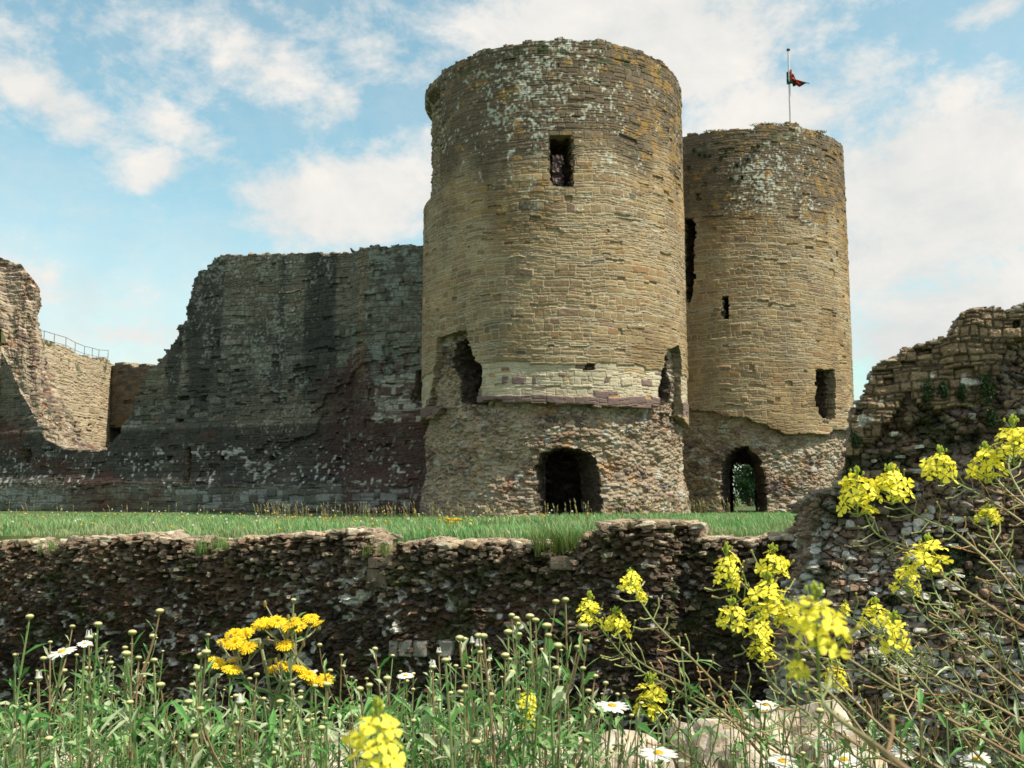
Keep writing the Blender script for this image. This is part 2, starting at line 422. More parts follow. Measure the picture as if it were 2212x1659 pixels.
gy = np.concatenate([[-300, -60, -10], np.arange(-3, 60, .35), np.arange(60, 110, 2), [150, 250, 500, 1200, 4000]])
GX, GY = np.meshgrid(gx, gy); GZ = ground_z(GX, GY)
gc = np.zeros(GX.shape+(3,)); g1 = fbm(GX*.8, GY*.8, 21, 4); g2 = fbm(GX*.15, GY*.15, 22, 3)
gc[:] = (.045, .085, .022); gc = mixc(gc, (.10, .12, .04), sst(.45, .7, g1)*.7); gc = mixc(gc, (.06, .045, .03), sst(.55, .75, g2)*.3)
idx = np.arange(GX.size).reshape(GX.shape)
Fg = np.stack([idx[:-1, :-1], idx[:-1, 1:], idx[1:, 1:], idx[1:, :-1]], -1).reshape(-1, 4)
g = mk('ground', np.stack([GX, GY, GZ], -1), Fg, M_GROUND, None, gc, smooth=True, kind='structure')

# ================================================================== ROUND TOWERS
def circle(cx, cy, r, n=720):
    ph = np.linspace(-math.pi, math.pi, n+1); return [(cx+r*math.sin(a), cy-r*math.cos(a)) for a in ph]
BUFF = [(30, (.300, .225, .130)), (26, (.265, .198, .115)), (16, (.225, .165, .098)), (16, (.340, .268, .165)), (7, (.26, .155, .08)), (1.2, (.09, .095, .09)), (3, (.17, .115, .09)), (5, (.17, .13, .085))]
RUBC = [(20, (.26, .20, .14)), (20, (.21, .155, .11)), (14, (.32, .26, .19)), (14, (.15, .11, .095)), (12, (.24, .15, .10)), (9, (.36, .31, .25)), (11, (.12, .095, .08))]

def tower_facing(name, path, R0, ctr, top, low, holes, seed, parent, tall, dark_top=6.0, pale=None, ragged=None):
    r0 = R0*math.pi
    dense = np.arange(-R0*1.72, R0*1.72, .036)
    us = np.concatenate([np.arange(-r0, -R0*1.72, .45), dense, np.arange(R0*1.72, r0, .45), [r0]])+r0
    vs = np.arange(1.6, tall, .036)
    U, V, P, Nn = pathgrid(path, us, vs, .3)
    r1, r2, r3, r4, dj, cu, cv, lu, lv = coursed(U, V, seed, .175, .36, .30, .5)
    disp = .020*sst(0, .035, dj)+(r2-.5)*.020+(r3-.5)*.028*lv+(r4-.5)*.025*lu+.025*(fbm(U*7, V*9, seed+50, 3)-.5)+.07*(fbm(U*.5, V*.5, seed+51, 3)-.5)
    # some stones stand clear, some are hollow
    disp = disp+np.where(r4 > .98, .035, 0)-np.where(r4 < .02, .07, 0)
    disp = disp-.004*(V-2)                       # slight batter
    if pale is not None:
        pz0, pz1 = pale; pm = (cv > pz0) & (cv < pz1)
        disp = np.where(pm, disp-.05, disp)
    C = (pal(r1, BUFF)*.78+np.array((.272, .208, .122))*.22)*np.array((.95, .91, .86))
    C = C*(.50+1.0*fbm(U*.6, V*.7, seed+60, 5, .6)[..., None])*(.9+.2*r3[..., None])
    C = mixc(C, (.17, .13, .085), sst(.54, .70, fbm(U*1.3, V*.35, seed+59, 4))*.5)
    rel = (top(U)-V)                              # metres below the crest
    # weathered crown: grey-brown crust with streaks running down
    st = fbm(U*1.1, V*.18, seed+61, 4)
    crown = sst(1.0, .0, (rel-dark_top*(.35+.9*st))/(dark_top*.5))
    crown = np.clip(crown*(.65+.6*fbm(U*2, V*2, seed+62, 3)), 0, .88)
    C = C*(1-crown[..., None])+np.array((.125, .098, .068))*(.7+.6*r3[..., None])*crown[..., None]
    # mortar: pale in the sound masonry, dark and washed out in the crown
    jm = (1-sst(.008, .026, dj))
    C = mixc(C, (.40, .36, .27), jm*(.8*(1-crown))*sst(.35, .6, fbm(U*.35, V*.35, seed+63, 2)+.12*(rel > 7)))
    C = mixc(C, (.05, .045, .035), jm*.6*crown)
    if pale is not None:
        C2 = pal(r1, [(50, (.43, .375, .27)), (30, (.38, .325, .235)), (12, (.47, .42, .31)), (8, (.40, .26, .12))])
        C2 = mixc(C2, (.17, .12, .11), ((r2 > .95) & (cu > -1)).astype(float))
        C = np.where(pm[..., None], C2*(.85+.3*fbm(U*2, V*2, seed+70, 2)[..., None]), C)
        C = mixc(C, (.15, .105, .105), ((cv < pz0) & (cv > pz0-.45)).astype(float)*.85)
    # pale lichen crusts, ochre lichen on the sunny side
    lz = fbm(U*1.9, V*1.9, seed+64, 5, .62); lf = fbm(U*6.5, V*6.5, seed+65, 3, .6); reg = fbm(U*.33, V*.2, seed+66, 2)
    lg = vn2(U*11, V*11, seed+69)
    li = sst(.585, .64, lz*.42+lf*.22+lg*.36+.34*(reg-.5)+.03*sst(dark_top*1.3, 1.5, rel)-(.075 if seed < 100 else .10))*sst(dark_top*2.1, dark_top*.8, rel)
    C = mixc(C, (.46, .48, .41), li*.85)
    oc = sst(.60, .68, fbm(U*1.4+9, V*2, seed+67, 4, .6)*.6+lf*.4+.09*sst(2, 5.5, U-r0))*sst(12, 2, rel)
    C = mixc(C, (.36, .21, .05), oc*.6)
    # moss specks
    C = mixc(C, (.05, .07, .03), sst(.78, .82, vn2(U*3.1, V*3.1, seed+68))*sst(2, .3, rel)*.8)
    if ragged is not None:
        disp = disp-ragged(U-r0, V, r2)
    keep = (V*.6+cv*.4 < top(U)-.02+.14*(r2-.5)) & (V*.5+cv*.5 > low(U)+.12*(r3-.5))
    wy = path.pos(us)[:, 1][None, :] < ctr[1]
    for poly, front in holes:
        m = pip(U*.8+cu*.2+.08*(r2-.5), V*.75+cv*.25, path.poly(poly)) if front else None
        if front: keep &= ~(m & wy)
    return sheet(name, P, Nn, disp, C, keep, .42, M_TOWER, parent, rings=5, rimcol=(.22, .18, .12), rimn=.04, seed=seed)

def tower_core(name, path, R0, ctr, rec, vtop, holes, seed, parent, flare, thick=2.1, vbot=-1.4, back=None):
    r0 = R0*math.pi
    us = np.concatenate([np.arange(-r0, -R0*1.72, .45), np.arange(-R0*1.72, R0*1.72, .042), np.arange(R0*1.72, r0, .45), [r0]])+r0
    if back is not None: us = np.unique(np.concatenate([us, np.arange(0, 3, .12), np.arange(2*r0-3, 2*r0, .12)]))
    vs = np.arange(vbot, vtop, .042)
    U, V, P, Nn = pathgrid(path, us, vs, .3)
    q1, q2, q3, q4, e, f1, cu, cv, lx, ly = rubble(U, V, seed, .30, .13)
    p1, p2, p3, p4, e2, g1, _, _, _, _ = rubble(U+3, V+9, seed+5, .62, .30)
    big = (p2 > .72)
    disp = -rec+(.5-f1)*.08+(q2-.5)*.11+.07*(q3-.5)*lx+.06*(q4-.5)*ly-.035*(1-sst(0, .14, e))
    disp = disp+.34*(fbm(U*.9, V*.9, seed+8, 4)-.5)+.06*(fbm(U*7, V*7, seed+9, 2)-.5)+np.where(big, .05-.10*(1-sst(0, .2, e2)), 0)
    disp = disp+flare(V)
    C = np.where(big[..., None], pal(p1, RUBC), pal(q1, RUBC))
    mort = fbm(U*.7+3, V*.7, seed+11, 3)
    C = mixc(C, (.36, .30, .22), (1-sst(.05, .25, e))*.85*sst(.3, .55, mort))
    C = mixc(C, (.05, .04, .035), (1-sst(.0, .10, e))*.55*sst(.6, .4, mort))
    C = mixc(C, (.34, .28, .20), sst(.40, .70, mort)*.65)
    C = mixc(C, (.38, .22, .10), sst(.72, .78, fbm(U*1.3, V*1.5, seed+12, 4))*.5)
    C = mixc(C, (.42, .44, .40), sst(.66, .72, fbm(U*2.4, V*2.4, seed+13, 4, .6))*.6)
    C = C*(.8+.4*fbm(U*3, V*3, seed+14, 3)[..., None])
    keep = np.ones(U.shape, bool)
    wy = path.pos(us)[:, 1][None, :] < ctr[1]
    for poly, front in holes:
        if front: keep &= ~(pip(U*.6+cu*.4, V*.6+cv*.4, path.poly(poly)) & wy)
    if back is not None:
        x, y = proj(P); keep &= ~(pip(x, y, back) & ~wy)
    return sheet(name, P, Nn, disp, C, keep, thick, M_RUB, parent, rings=12, rimcol=(.085, .065, .05), rimn=.10, seed=seed)  # reveals coloured dark: shade painted inside the openings

def tower_inner(name, ctr, Ri, vtop, holes, seed, parent, back=None):
    path = Path(circle(ctr[0], ctr[1], Ri, 360))
    us = np.arange(0, path.L, .09); us = np.append(us, path.L); vs = np.arange(-1.4, vtop, .12)
    U, V, P, Nn = pathgrid(path, us, vs, .3)
    q1, q2, q3, q4, e, f1, cu, cv, lx, ly = rubble(U, V, seed, .4, .2)
    disp = .10*(q2-.5)-.06*(1-sst(0, .2, e))
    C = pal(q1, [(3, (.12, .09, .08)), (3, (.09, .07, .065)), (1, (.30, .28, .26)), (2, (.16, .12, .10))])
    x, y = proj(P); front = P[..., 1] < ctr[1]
    keep = np.ones(U.shape, bool)
    for poly, fr in holes:
        if fr:
            # same opening carried straight in along the wall's radius
            o = Path(circle(ctr[0], ctr[1], 6.0, 720)).poly(poly)
            k = 6.0/Ri
            keep &= ~(pip((U-path.L/2)*k+6.0*math.pi, V, o) & front)
    if back is not None: keep &= ~(pip(x, y, back) & ~front)
    return sheet(name, P, Nn, disp, C, keep, 0, M_RUB, parent)

# --- tower 1, the near one
T1 = (1.9, 45.2); P1 = Path(circle(T1[0], T1[1], 6.0))
def top1(u):
    a = (u-6*math.pi)/6.0
    return 18.52+.10*np.sin(a*2.3+1)+.18*(fbm(u*1.1, u*0+3, 91, 3)-.5)-.12*(a < -1.0)
low1_ = P1.prof([(914, 902), (935, 905), (960, 880), (1036, 868), (1200, 872), (1330, 878), (1432, 886), (1470, 905), (1485, 915)])
def low1(u): return np.where((u > 8) & (u < 30), low1_(np.clip(u, 9.6, 28.1)), 3.2)
h1_win = [(1187, 292), (1236, 292), (1238, 330), (1241, 403), (1189, 403), (1184, 350)]
h1_lf = [(946, 728), (1003, 714), (1012, 745), (1024, 778), (1041, 792), (1036, 830), (1031, 874), (990, 882), (920, 880), (938, 790)]
h1_lc = [(970, 738), (1003, 722), (1030, 780), (1052, 798), (1048, 840), (1042, 878), (985, 872), (978, 825), (960, 785)]
h1_rf = [(1440, 756), (1463, 746), (1470, 765), (1474, 850), (1476, 903), (1422, 888), (1424, 835), (1433, 795)]
h1_rc = [(1430, 775), (1450, 752), (1464, 768), (1464, 872), (1420, 882), (1418, 820)]
h1_door = [(1168, 1135), (1155, 1060), (1156, 1003), (1168, 980), (1195, 969), (1235, 966), (1270, 975), (1294, 995), (1304, 1030), (1303, 1135)]
# small putlog holes
pits = [[(a, b), (a+w_, b), (a+w_, b+h_), (a, b+h_)] for a, b, w_, h_ in ((1265, 786, 22, 14),)]
def rag1(a, V, r2):
    # outer skin torn off on the left flank below the crown
    m = sst(-.98*6, -1.10*6, a+.5*(fbm(V*.9, a*0, 78, 2)-.5))*sst(12.9, 13.3, V)*sst(17.9, 17.4, V)
    return m*(.28+.45*np.round(fbm(V*1.1, a*.3, 77, 3)*5)/5+.2*r2)
t1 = thing('round_tower', 'tallest and nearest round castle tower, of buff coursed stone, without a flagpole', 'tower', (T1[0], T1[1], -1.0), 'round towers of the ruined gatehouse')
pz = P1.hit(1230, 858)[1]; pz2 = P1.hit(1230, 787)[1]
tower_facing('facing_wall', P1, 6.0, T1, top1, low1, [(h1_win, 1), (h1_lf, 1), (h1_rf, 1), (pits[0], 1)], 11, t1, 19.2, 4.6, (pz, pz2), rag1)
def flare1(v): return .30*sst(1.2, -1.2, v)+.10*sst(3.4, 2.6, v)
tower_core('rubble_base', P1, 6.0, T1, .42, 18.0, [(h1_win, 1), (h1_lc, 1), (h1_rc, 1), (h1_door, 1)], 31, t1, flare1)
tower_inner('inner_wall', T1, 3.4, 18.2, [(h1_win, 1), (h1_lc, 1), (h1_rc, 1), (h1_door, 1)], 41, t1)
# --- tower 2, the far one
T2 = (12.5, 54.9); P2 = Path(circle(T2[0], T2[1], 6.0))
top2_ = P2.prof([(1485, 290), (1540, 283), (1575, 280), (1620, 279), (1650, 268), (1690, 264), (1720, 266), (1740, 275), (1775, 284), (1800, 296), (1822, 312), (1833, 325)])
def top2(u): return np.where((u > 8) & (u < 30), top2_(u), 18.3)+.1*(fbm(u*1.4, u*0+8, 92, 3)-.5)
low2_ = P2.prof([(1485, 880), (1530, 893), (1565, 900), (1605, 903), (1650, 915), (1690, 932), (1760, 936), (1790, 938), (1800, 925), (1848, 915)])
def low2(u): return np.where((u > 8) & (u < 30), low2_(u), 3)
h2_win = [(1762, 800), (1772, 797), (1803, 798), (1805, 850), (1804, 905), (1780, 906), (1770, 895), (1761, 870)]
h2_slit = [(1561, 640), (1574, 640), (1574, 692), (1561, 692)]
h2_slot = [(1470, 470), (1498, 470), (1503, 500), (1499, 560), (1500, 600), (1494, 640), (1488, 660), (1470, 640)]
h2_pit = [(1500, 418), (1512, 418), (1511, 434), (1501, 434)]
h2_door = [(1556, 1112), (1552, 1040), (1556, 1005), (1568, 983), (1588, 967), (1612, 963), (1640, 985), (1653, 1015), (1659, 1060), (1660, 1112)]
h2_back = [(1577, 1110), (1574, 1050), (1577, 1008), (1590, 1001), (1625, 1003), (1645, 1012), (1652, 1040), (1652, 1110)]
t2 = thing('round_tower', 'round castle tower with the flagpole on top, behind the taller one', 'tower', (T2[0], T2[1], -1.0), 'round towers of the ruined gatehouse')
tower_facing('facing_wall', P2, 6.0, T2, top2, low2, [(h2_win, 1), (h2_slit, 1), (h2_slot, 1), (h2_pit, 1)], 211, t2, 19.4, 4.2)
def flare2(v): return .12*sst(1.5, -1.2, v)+.10*sst(3.2, 2.6, v)
tower_core('rubble_base', P2, 6.0, T2, .42, 18.0, [(h2_win, 1), (h2_slit, 1), (h2_slot, 1), (h2_door, 1)], 231, t2, flare2, back=h2_back)
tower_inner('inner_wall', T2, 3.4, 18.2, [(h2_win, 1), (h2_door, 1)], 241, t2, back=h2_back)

# ================================================================== CURTAIN WALL
def near(path, u, us): return None
CUR = Path([(-36.0, 60.9), (-7.95, 48.25), (-7.2, 47.15), (-3.0, 45.25)])
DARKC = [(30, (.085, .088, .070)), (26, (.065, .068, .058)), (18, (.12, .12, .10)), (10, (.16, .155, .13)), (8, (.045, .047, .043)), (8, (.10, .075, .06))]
cur_top = CUR.prof([(-80, 700), (0, 755), (20, 790), (45, 850), (60, 872), (85, 925), (100, 950), (130, 965), (150, 975), (232, 973), (250, 948), (262, 935), (285, 885), (303, 840), (322, 800), (345, 775), (372, 745), (386, 718), (400, 690), (404, 660), (414, 620), (420, 600), (445, 578), (460, 562), (470, 553), (600, 549), (740, 548), (768, 546), (776, 538), (795, 533), (840, 531), (915, 529)])
cw = thing('curtain_wall', 'long dark weathered curtain wall with a deep broken gap, left of the tallest tower', 'wall', (-16, 51, -1.0))
us = np.arange(4, CUR.L-.01, .045); vs = np.arange(-1.5, 14.6, .045)
U, V, P, Nn = pathgrid(CUR, us, vs, .06)
r1, r2, r3, r4, dj, cu, cv, lu, lv = coursed(U, V, 401, .20, .40, .25, .35)
PX, PY = proj(P)
disp = .022*sst(0, .035, dj)+(r2-.5)*.035+(r3-.5)*.04*lv+.025*(fbm(U*8, V*8, 402, 2)-.5)+.10*(fbm(U*.4, V*.4, 403, 3)-.5)-np.where((r4 < .04), .10, 0)+np.where(r4 > .97, .05, 0)
turret = U > CUR.u[1]
# rotten band in the lower middle: stones fallen out
rot = sst(.52, .62, fbm(U*.5, V*.9, 405, 4)+.16*np.exp(-((V-4.7)/1.6)**2)-.03)*sst(CUR.L-16, CUR.L-6, U)*sst(8.5, 5.5, V)
disp = disp-.16*((rot+.35*(r2-.5)) > .62)
disp = disp+.22*sst(1.2, .5, V)+.08*sst(3.7, 3.5, V)
disp = disp-.20*np.where(r3 > .97, sst(3, 6, V)*sst(10, 6, V), 0)
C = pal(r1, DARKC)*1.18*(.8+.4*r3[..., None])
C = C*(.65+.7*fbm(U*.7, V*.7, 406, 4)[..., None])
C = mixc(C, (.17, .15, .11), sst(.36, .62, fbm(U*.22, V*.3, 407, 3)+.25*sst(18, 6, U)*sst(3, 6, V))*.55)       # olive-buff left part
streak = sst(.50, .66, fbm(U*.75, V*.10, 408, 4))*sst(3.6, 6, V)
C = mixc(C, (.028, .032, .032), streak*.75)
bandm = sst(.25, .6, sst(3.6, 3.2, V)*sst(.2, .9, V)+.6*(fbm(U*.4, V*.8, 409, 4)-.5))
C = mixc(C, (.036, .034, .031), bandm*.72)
red = sst(.47, .60, fbm(U*.28+4, V*.35, 410, 4)+.30*sst(CUR.L-9, CUR.L-4.5, U)*sst(7.5, 4.8, V)-.16*(~turret)-.06)
C = mixc(C, (.078, .036, .029)*np.array(1.0), np.clip(red, 0, 1)*(.55+.35*r2)*sst(8, 5.5, V))
C = mixc(C, (.052, .022, .020), sst(CUR.L-8.5, CUR.L-6.5, U+.8*(r1-.5))*sst(CUR.L-3.4, CUR.L-4.2, U+.4*(r2-.5)-1.2*(V < 3.4))*sst(6.4, 5.4, V+.6*(r3-.5))*sst(.7, 1.2, V)*.8)
lz = fbm(U*2.2, V*2.2, 411, 5, .62); lf = fbm(U*7, V*7, 412, 3, .6); reg = fbm(U*.3, V*.25, 413, 3)
lg = vn2(U*10, V*10, 417)
li = sst(.60, .66, lz*.50+lf*.18+lg*.32+.42*(reg-.5)+.03*turret-.035)*.65
li = li*(1-.8*np.clip(red*sst(8, 5.5, V), 0, 1)*(r2 < .75))
C = mixc(C, (.27, .285, .25), li)
C = mixc(C, (.20, .225, .205), (turret & (V > 5.2))*sst(.35, .6, lz)*.75*sst(CUR.L-4.4, CUR.L-3.7, U))
wh = turret & (V > 3.3) & (V < 5.6) & (r4 > .35) & (U > CUR.L-3.9)
C = mixc(C, (.40, .39, .33), wh*.75*(1-.8*(r1 > .7)))
C = mixc(C, (.20, .12, .055), sst(.2, .0, np.abs(U-CUR.u[2]+.1-.3*(fbm(U*0, V*.8, 414, 3)-.5))-.25)*(.12+.3*r1)*sst(4, 6, V))  # warm strip along the corner, painted as if sun reached it
wt = ((V > -.7) & (V < .25) & (r1 > .45))
C = mixc(C, (.27, .29, .28), wt*.7*sst(.4, .6, reg+.1))
C = mixc(C, (.40, .41, .38), sst(.72, .76, vn2(U*6, V*7, 415)*.7+.3*vn2(U*1.1, V*1.5, 418))*sst(2.8, 2.2, V)*sst(-.2, .6, V)*.9)
jm = 1-sst(.005, .03, dj)
C = mixc(C, (.16, .15, .12), jm*.45*sst(.5, .7, fbm(U*.5, V*.5, 416, 2)))
C = mixc(C, (.015, .015, .015), jm*.5)
keep = V*.5+cv*.5 < cur_top(U*.5+cu*.5)-.03+.14*(r2-.5)
slot = [(400, 972), (406, 966), (414, 966), (417, 985), (414, 1047), (401, 1047)]
hole_l = [(52, 970), (68, 968), (72, 985), (66, 1003), (50, 1004), (44, 990)]
small = [(218, 926), (234, 926), (233, 938), (219, 938)]
bay = [(893, 800), (912, 795), (914, 868), (890, 866)]
for pl in (hole_l,): keep &= ~pip(U, V, CUR.poly(pl))
for pl in (slot, bay): keep &= ~pip(U, V, CUR.poly(pl))
for (a, b, w_, h_) in ((478, 985, 9, 9), (585, 985, 10, 9), (363, 985, 9, 10), (730, 988, 8, 8), (385, 855, 26, 9), (432, 853, 14, 14), (380, 905, 18, 6)):
    disp = np.where(pip(U, V, CUR.poly([(a, b), (a+w_, b), (a+w_, b+h_), (a, b+h_)])), disp-.35, disp)
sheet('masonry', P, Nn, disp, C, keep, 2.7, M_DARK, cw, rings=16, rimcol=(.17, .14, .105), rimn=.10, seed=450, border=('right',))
# back lining behind the recesses
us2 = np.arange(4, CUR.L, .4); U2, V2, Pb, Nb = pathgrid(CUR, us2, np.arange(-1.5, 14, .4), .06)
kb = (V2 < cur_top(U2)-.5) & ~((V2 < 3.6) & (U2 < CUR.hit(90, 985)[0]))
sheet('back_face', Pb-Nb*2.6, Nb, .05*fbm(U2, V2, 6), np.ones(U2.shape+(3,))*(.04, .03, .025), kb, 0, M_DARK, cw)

# torn rubble section of the wall on the far left: ruled between the torn front edge and the torn back edge
Fp = [(-90, 640), (-30, 700), (0, 752), (20, 790), (45, 850), (62, 875), (85, 925), (100, 950), (130, 965), (150, 976), (235, 976)]
Bp = [(-90, 520), (-30, 548), (8, 560), (48, 575), (80, 615), (88, 655), (80, 700), (92, 775), (128, 880), (166, 945), (238, 968)]
BK = Path([tuple(np.array(p)-2.7*CUR.nrm(np.array([10.0]))[0]) for p in CUR.p[:2]])
fp = []; bp_ = []
for a, b in zip(Fp, Bp):
    q = CUR.hit(*a); w_ = CUR.pos(min(max(q[0], 0), CUR.L)) if q[0] > 0 else CUR.p[0]+CUR.t[0]*q[0]; fp.append((w_[0], w_[1], q[1]))
    q = BK.hit(*b); w_ = BK.p[0]+BK.t[0]*q[0]; bp_.append((w_[0], w_[1], q[1]))
fp = np.array(fp); bp_ = np.array(bp_)
tt = np.linspace(0, len(fp)-1, 420)
Fs = np.stack([np.interp(tt, range(len(fp)), fp[:, k]) for k in range(3)], -1); Bs = np.stack([np.interp(tt, range(len(fp)), bp_[:, k]) for k in range(3)], -1)
w = np.linspace(0, 1, 180)[:, None, None]
P = Fs[None]*(1-w)+Bs[None]*w
du = np.gradient(P, axis=1); dv = np.gradient(P, axis=0); Nn = np.cross(du, dv); Nn /= np.maximum(np.linalg.norm(Nn, axis=-1, keepdims=True), 1e-9)
sgn = np.sign((Nn*(-P)).sum(-1).mean()); Nn *= sgn
Uu = np.cumsum(np.linalg.norm(np.gradient(Fs, axis=0), axis=1))[None].repeat(180, 0); Vv = w[..., 0]*6.5+0*Uu
q1, q2, q3, q4, e, f1, _, _, lx, ly = rubble(P[..., 0]*.5+P[..., 1]*1.0+.3*P[..., 2], P[..., 2]*1.0+.25*P[..., 1], 481, .34, .17)
disp = (.5-f1)*.12+(q2-.5)*.18-.05*(1-sst(0, .15, e))+.8*(fbm(Uu*.8, Vv*.8, 482, 4)-.5)
disp = disp*sst(0, .06, w[..., 0])
C = pal(q1, RUBC)*1.15*(.8+.4*fbm(Uu*3, Vv*3, 483, 3)[..., None]); C = mixc(C, (.05, .07, .03), sst(.68, .74, fbm(Uu*1.2, Vv*1.2, 484, 4))*.8)
C = mixc(C, (.36, .31, .23), sst(.45, .65, fbm(Uu*.8, Vv*.8, 485, 3))*.5)
sheet('torn_section', P, Nn, disp, C, np.ones(Uu.shape, bool), 0, M_RUB, cw)

# crest stones along the top of the curtain
def crest(path, top, u0, u1, n, seed, sx, sz, back=(0, .9), lift=0.0, cols=None, bury=.35):
    r_ = np.random.RandomState(seed); u = np.sort(r_.uniform(u0, u1, n)); p = path.pos(u); nn = path.nrm(u)
    b = r_.uniform(back[0], back[1], n)
    s = np.stack([r_.uniform(.5, 1.3, n)*sx, r_.uniform(.5, 1.1, n)*sx, r_.uniform(.4, 1.2, n)*sz], -1)
    c = np.stack([p[:, 0]-nn[:, 0]*b, p[:, 1]-nn[:, 1]*b, top(u)+s[:, 2]*(1-2*bury)+lift*r_.rand(n)], -1)
    a = cols if cols is not None else scols(n, seed)
    return rocks(c, s, a, seed, 2)
u0 = CUR.hit(470, 553)[0]
v_, f_, c_ = crest(CUR, cur_top, u0, CUR.L-3.9, 230, 501, .14, .07, (0.0, 1.6), .05)
mk('crest_stones', v_, f_, M_RUB, cw, c_)

# ================================================================== INNER WALLS seen through the gap
def inner_wall(name, pts, topf, seed, parent, colf, res=.07, depth=1.6, bottom=-1.3, ms=M_TOWER, holes=()):
    path = Path(pts); tf = path.prof(topf)
    us = np.arange(0, path.L, res); vs = np.arange(bottom, max(tf(us))+.6, res)
    U, V, P, Nn = pathgrid(path, us, vs, .06)
    r1, r2, r3, r4, dj, cu, cv, lu, lv = coursed(U, V, seed, .22, .5, .25, .35)
    disp = .03*sst(0, .05, dj)+(r2-.5)*.04+.15*(fbm(U*.5, V*.5, seed+1, 3)-.5)-np.where(r4 < .02, .2, 0)
    for h in holes: disp = np.where(pip(U, V, path.poly(h)), -1.4, disp)
    C = colf(U, V, r1, r2, r3, dj, tf)
    keep = cv < tf(cu)+.25*(r2-.5)
    return sheet(name, P, Nn, disp, C, keep, depth, ms, parent, rings=8, rimcol=(.3, .25, .18), rimn=.08, seed=seed)
def col_lit(U, V, r1, r2, r3, dj, tf):  # paler palette: the sunlight on this face is put into its colour
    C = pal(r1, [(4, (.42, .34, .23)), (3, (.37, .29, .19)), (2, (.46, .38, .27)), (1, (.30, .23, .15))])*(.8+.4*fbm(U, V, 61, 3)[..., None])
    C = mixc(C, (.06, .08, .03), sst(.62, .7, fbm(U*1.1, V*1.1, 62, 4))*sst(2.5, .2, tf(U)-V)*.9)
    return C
def col_shaded(U, V, r1, r2, r3, dj, tf):  # darker palette: the shade on this face is put into its colour
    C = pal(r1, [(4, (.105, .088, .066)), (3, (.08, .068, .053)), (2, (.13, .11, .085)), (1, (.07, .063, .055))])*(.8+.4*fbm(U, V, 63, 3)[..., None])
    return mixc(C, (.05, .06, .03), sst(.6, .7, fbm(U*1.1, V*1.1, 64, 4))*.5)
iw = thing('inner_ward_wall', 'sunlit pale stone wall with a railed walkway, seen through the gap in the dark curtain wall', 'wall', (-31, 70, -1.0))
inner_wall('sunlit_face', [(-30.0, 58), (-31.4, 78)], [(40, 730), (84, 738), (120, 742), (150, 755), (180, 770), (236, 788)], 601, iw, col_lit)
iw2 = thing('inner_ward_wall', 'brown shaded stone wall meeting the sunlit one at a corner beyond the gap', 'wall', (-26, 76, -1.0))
inner_wall('shaded_face', [(-33.3, 78.8), (-15.0, 68.0)], [(234, 788), (262, 785), (290, 787), (325, 790), (420, 790)], 611, iw2, col_shaded, ms=M_DARK, holes=([(229, 924), (262, 924), (262, 955), (229, 955)],))

# railing on the walkway
M_STEEL = flat_mat('galvanised_rail', (.18, .19, .19), .45, .6)
def tube(pts, r, sides=5, r_end=None):
    pts = np.array(pts, float); n = len(pts); r_end = r if r_end is None else r_end
    t = np.gradient(pts, axis=0); t /= np.maximum(np.linalg.norm(t, axis=1, keepdims=True), 1e-9)
    ref = np.array([0.31, .87, .38]); a = np.cross(t, ref); a /= np.maximum(np.linalg.norm(a, axis=1, keepdims=True), 1e-9); b = np.cross(t, a)
    ang = np.arange(sides)*2*math.pi/sides
    rr = np.linspace(r, r_end, n)[:, None, None]
    V = pts[:, None, :]+rr*(a[:, None, :]*np.cos(ang)[None, :, None]+b[:, None, :]*np.sin(ang)[None, :, None])
    V = V.reshape(-1, 3); k = np.arange(sides); k2 = (k+1) % sides
    F = np.concatenate([np.stack([i*sides+k, i*sides+k2, (i+1)*sides+k2, (i+1)*sides+k], -1) for i in range(n-1)])
    return V, F
class MB:
    def __init__(s): s.V = []; s.F = {3: [], 4: []}; s.C = []; s.n = 0
    def add(s, V, F, c):
        V = np.asarray(V, float).reshape(-1, 3); F = np.asarray(F, int)
        s.V.append(V); s.F[F.shape[1]].append(F+s.n)
        c = np.asarray(c, float); s.C.append(np.broadcast_to(c, V.shape) if c.ndim == 1 else c); s.n += len(V)
    def tube(s, pts, r, c, sides=5, r_end=None):
        V, F = tube(pts, r, sides, r_end); s.add(V, F, c)
    def build(s, name, mat, parent=None, smooth=False, kind=None):
        if s.n == 0: return None
        return mk(name, np.concatenate(s.V), [np.concatenate(s.F[k]) for k in (3, 4) if s.F[k]], mat, parent, np.concatenate(s.C), smooth, kind=kind)
rail_pts = [(84, 715), (96, 715), (118, 722), (143, 729), (163, 740), (183, 748), (200, 752), (214, 756), (234, 757)]
rp = Path([(-30.4, 58), (-31.8, 78)])
def rpt(x, y, up=0):
    u, z = rp.hit(x, y); q = rp.p[0]+rp.t[0]*u; return np.array([q[0], q[1], z+up])
rl = thing('walkway_railing', 'thin metal railing on top of the sunlit wall beyond the gap', 'railing', tuple(rpt(150, 760)))
top_l = [rpt(x, y) for x, y in rail_pts]
b = MB(); b.tube(top_l, .022, (.1, .1, .1)); b.build('top_rail', M_STEEL, rl)
b = MB(); b.tube([q+np.array([0, 0, -.55]) for q in top_l], .018, (.1, .1, .1)); b.build('mid_rail', M_STEEL, rl)
for q in top_l[1:]:
    b = MB(); b.tube([q, q+np.array([0, 0, -1.5])], .025, (.1, .1, .1)); b.build('post', M_STEEL, rl)

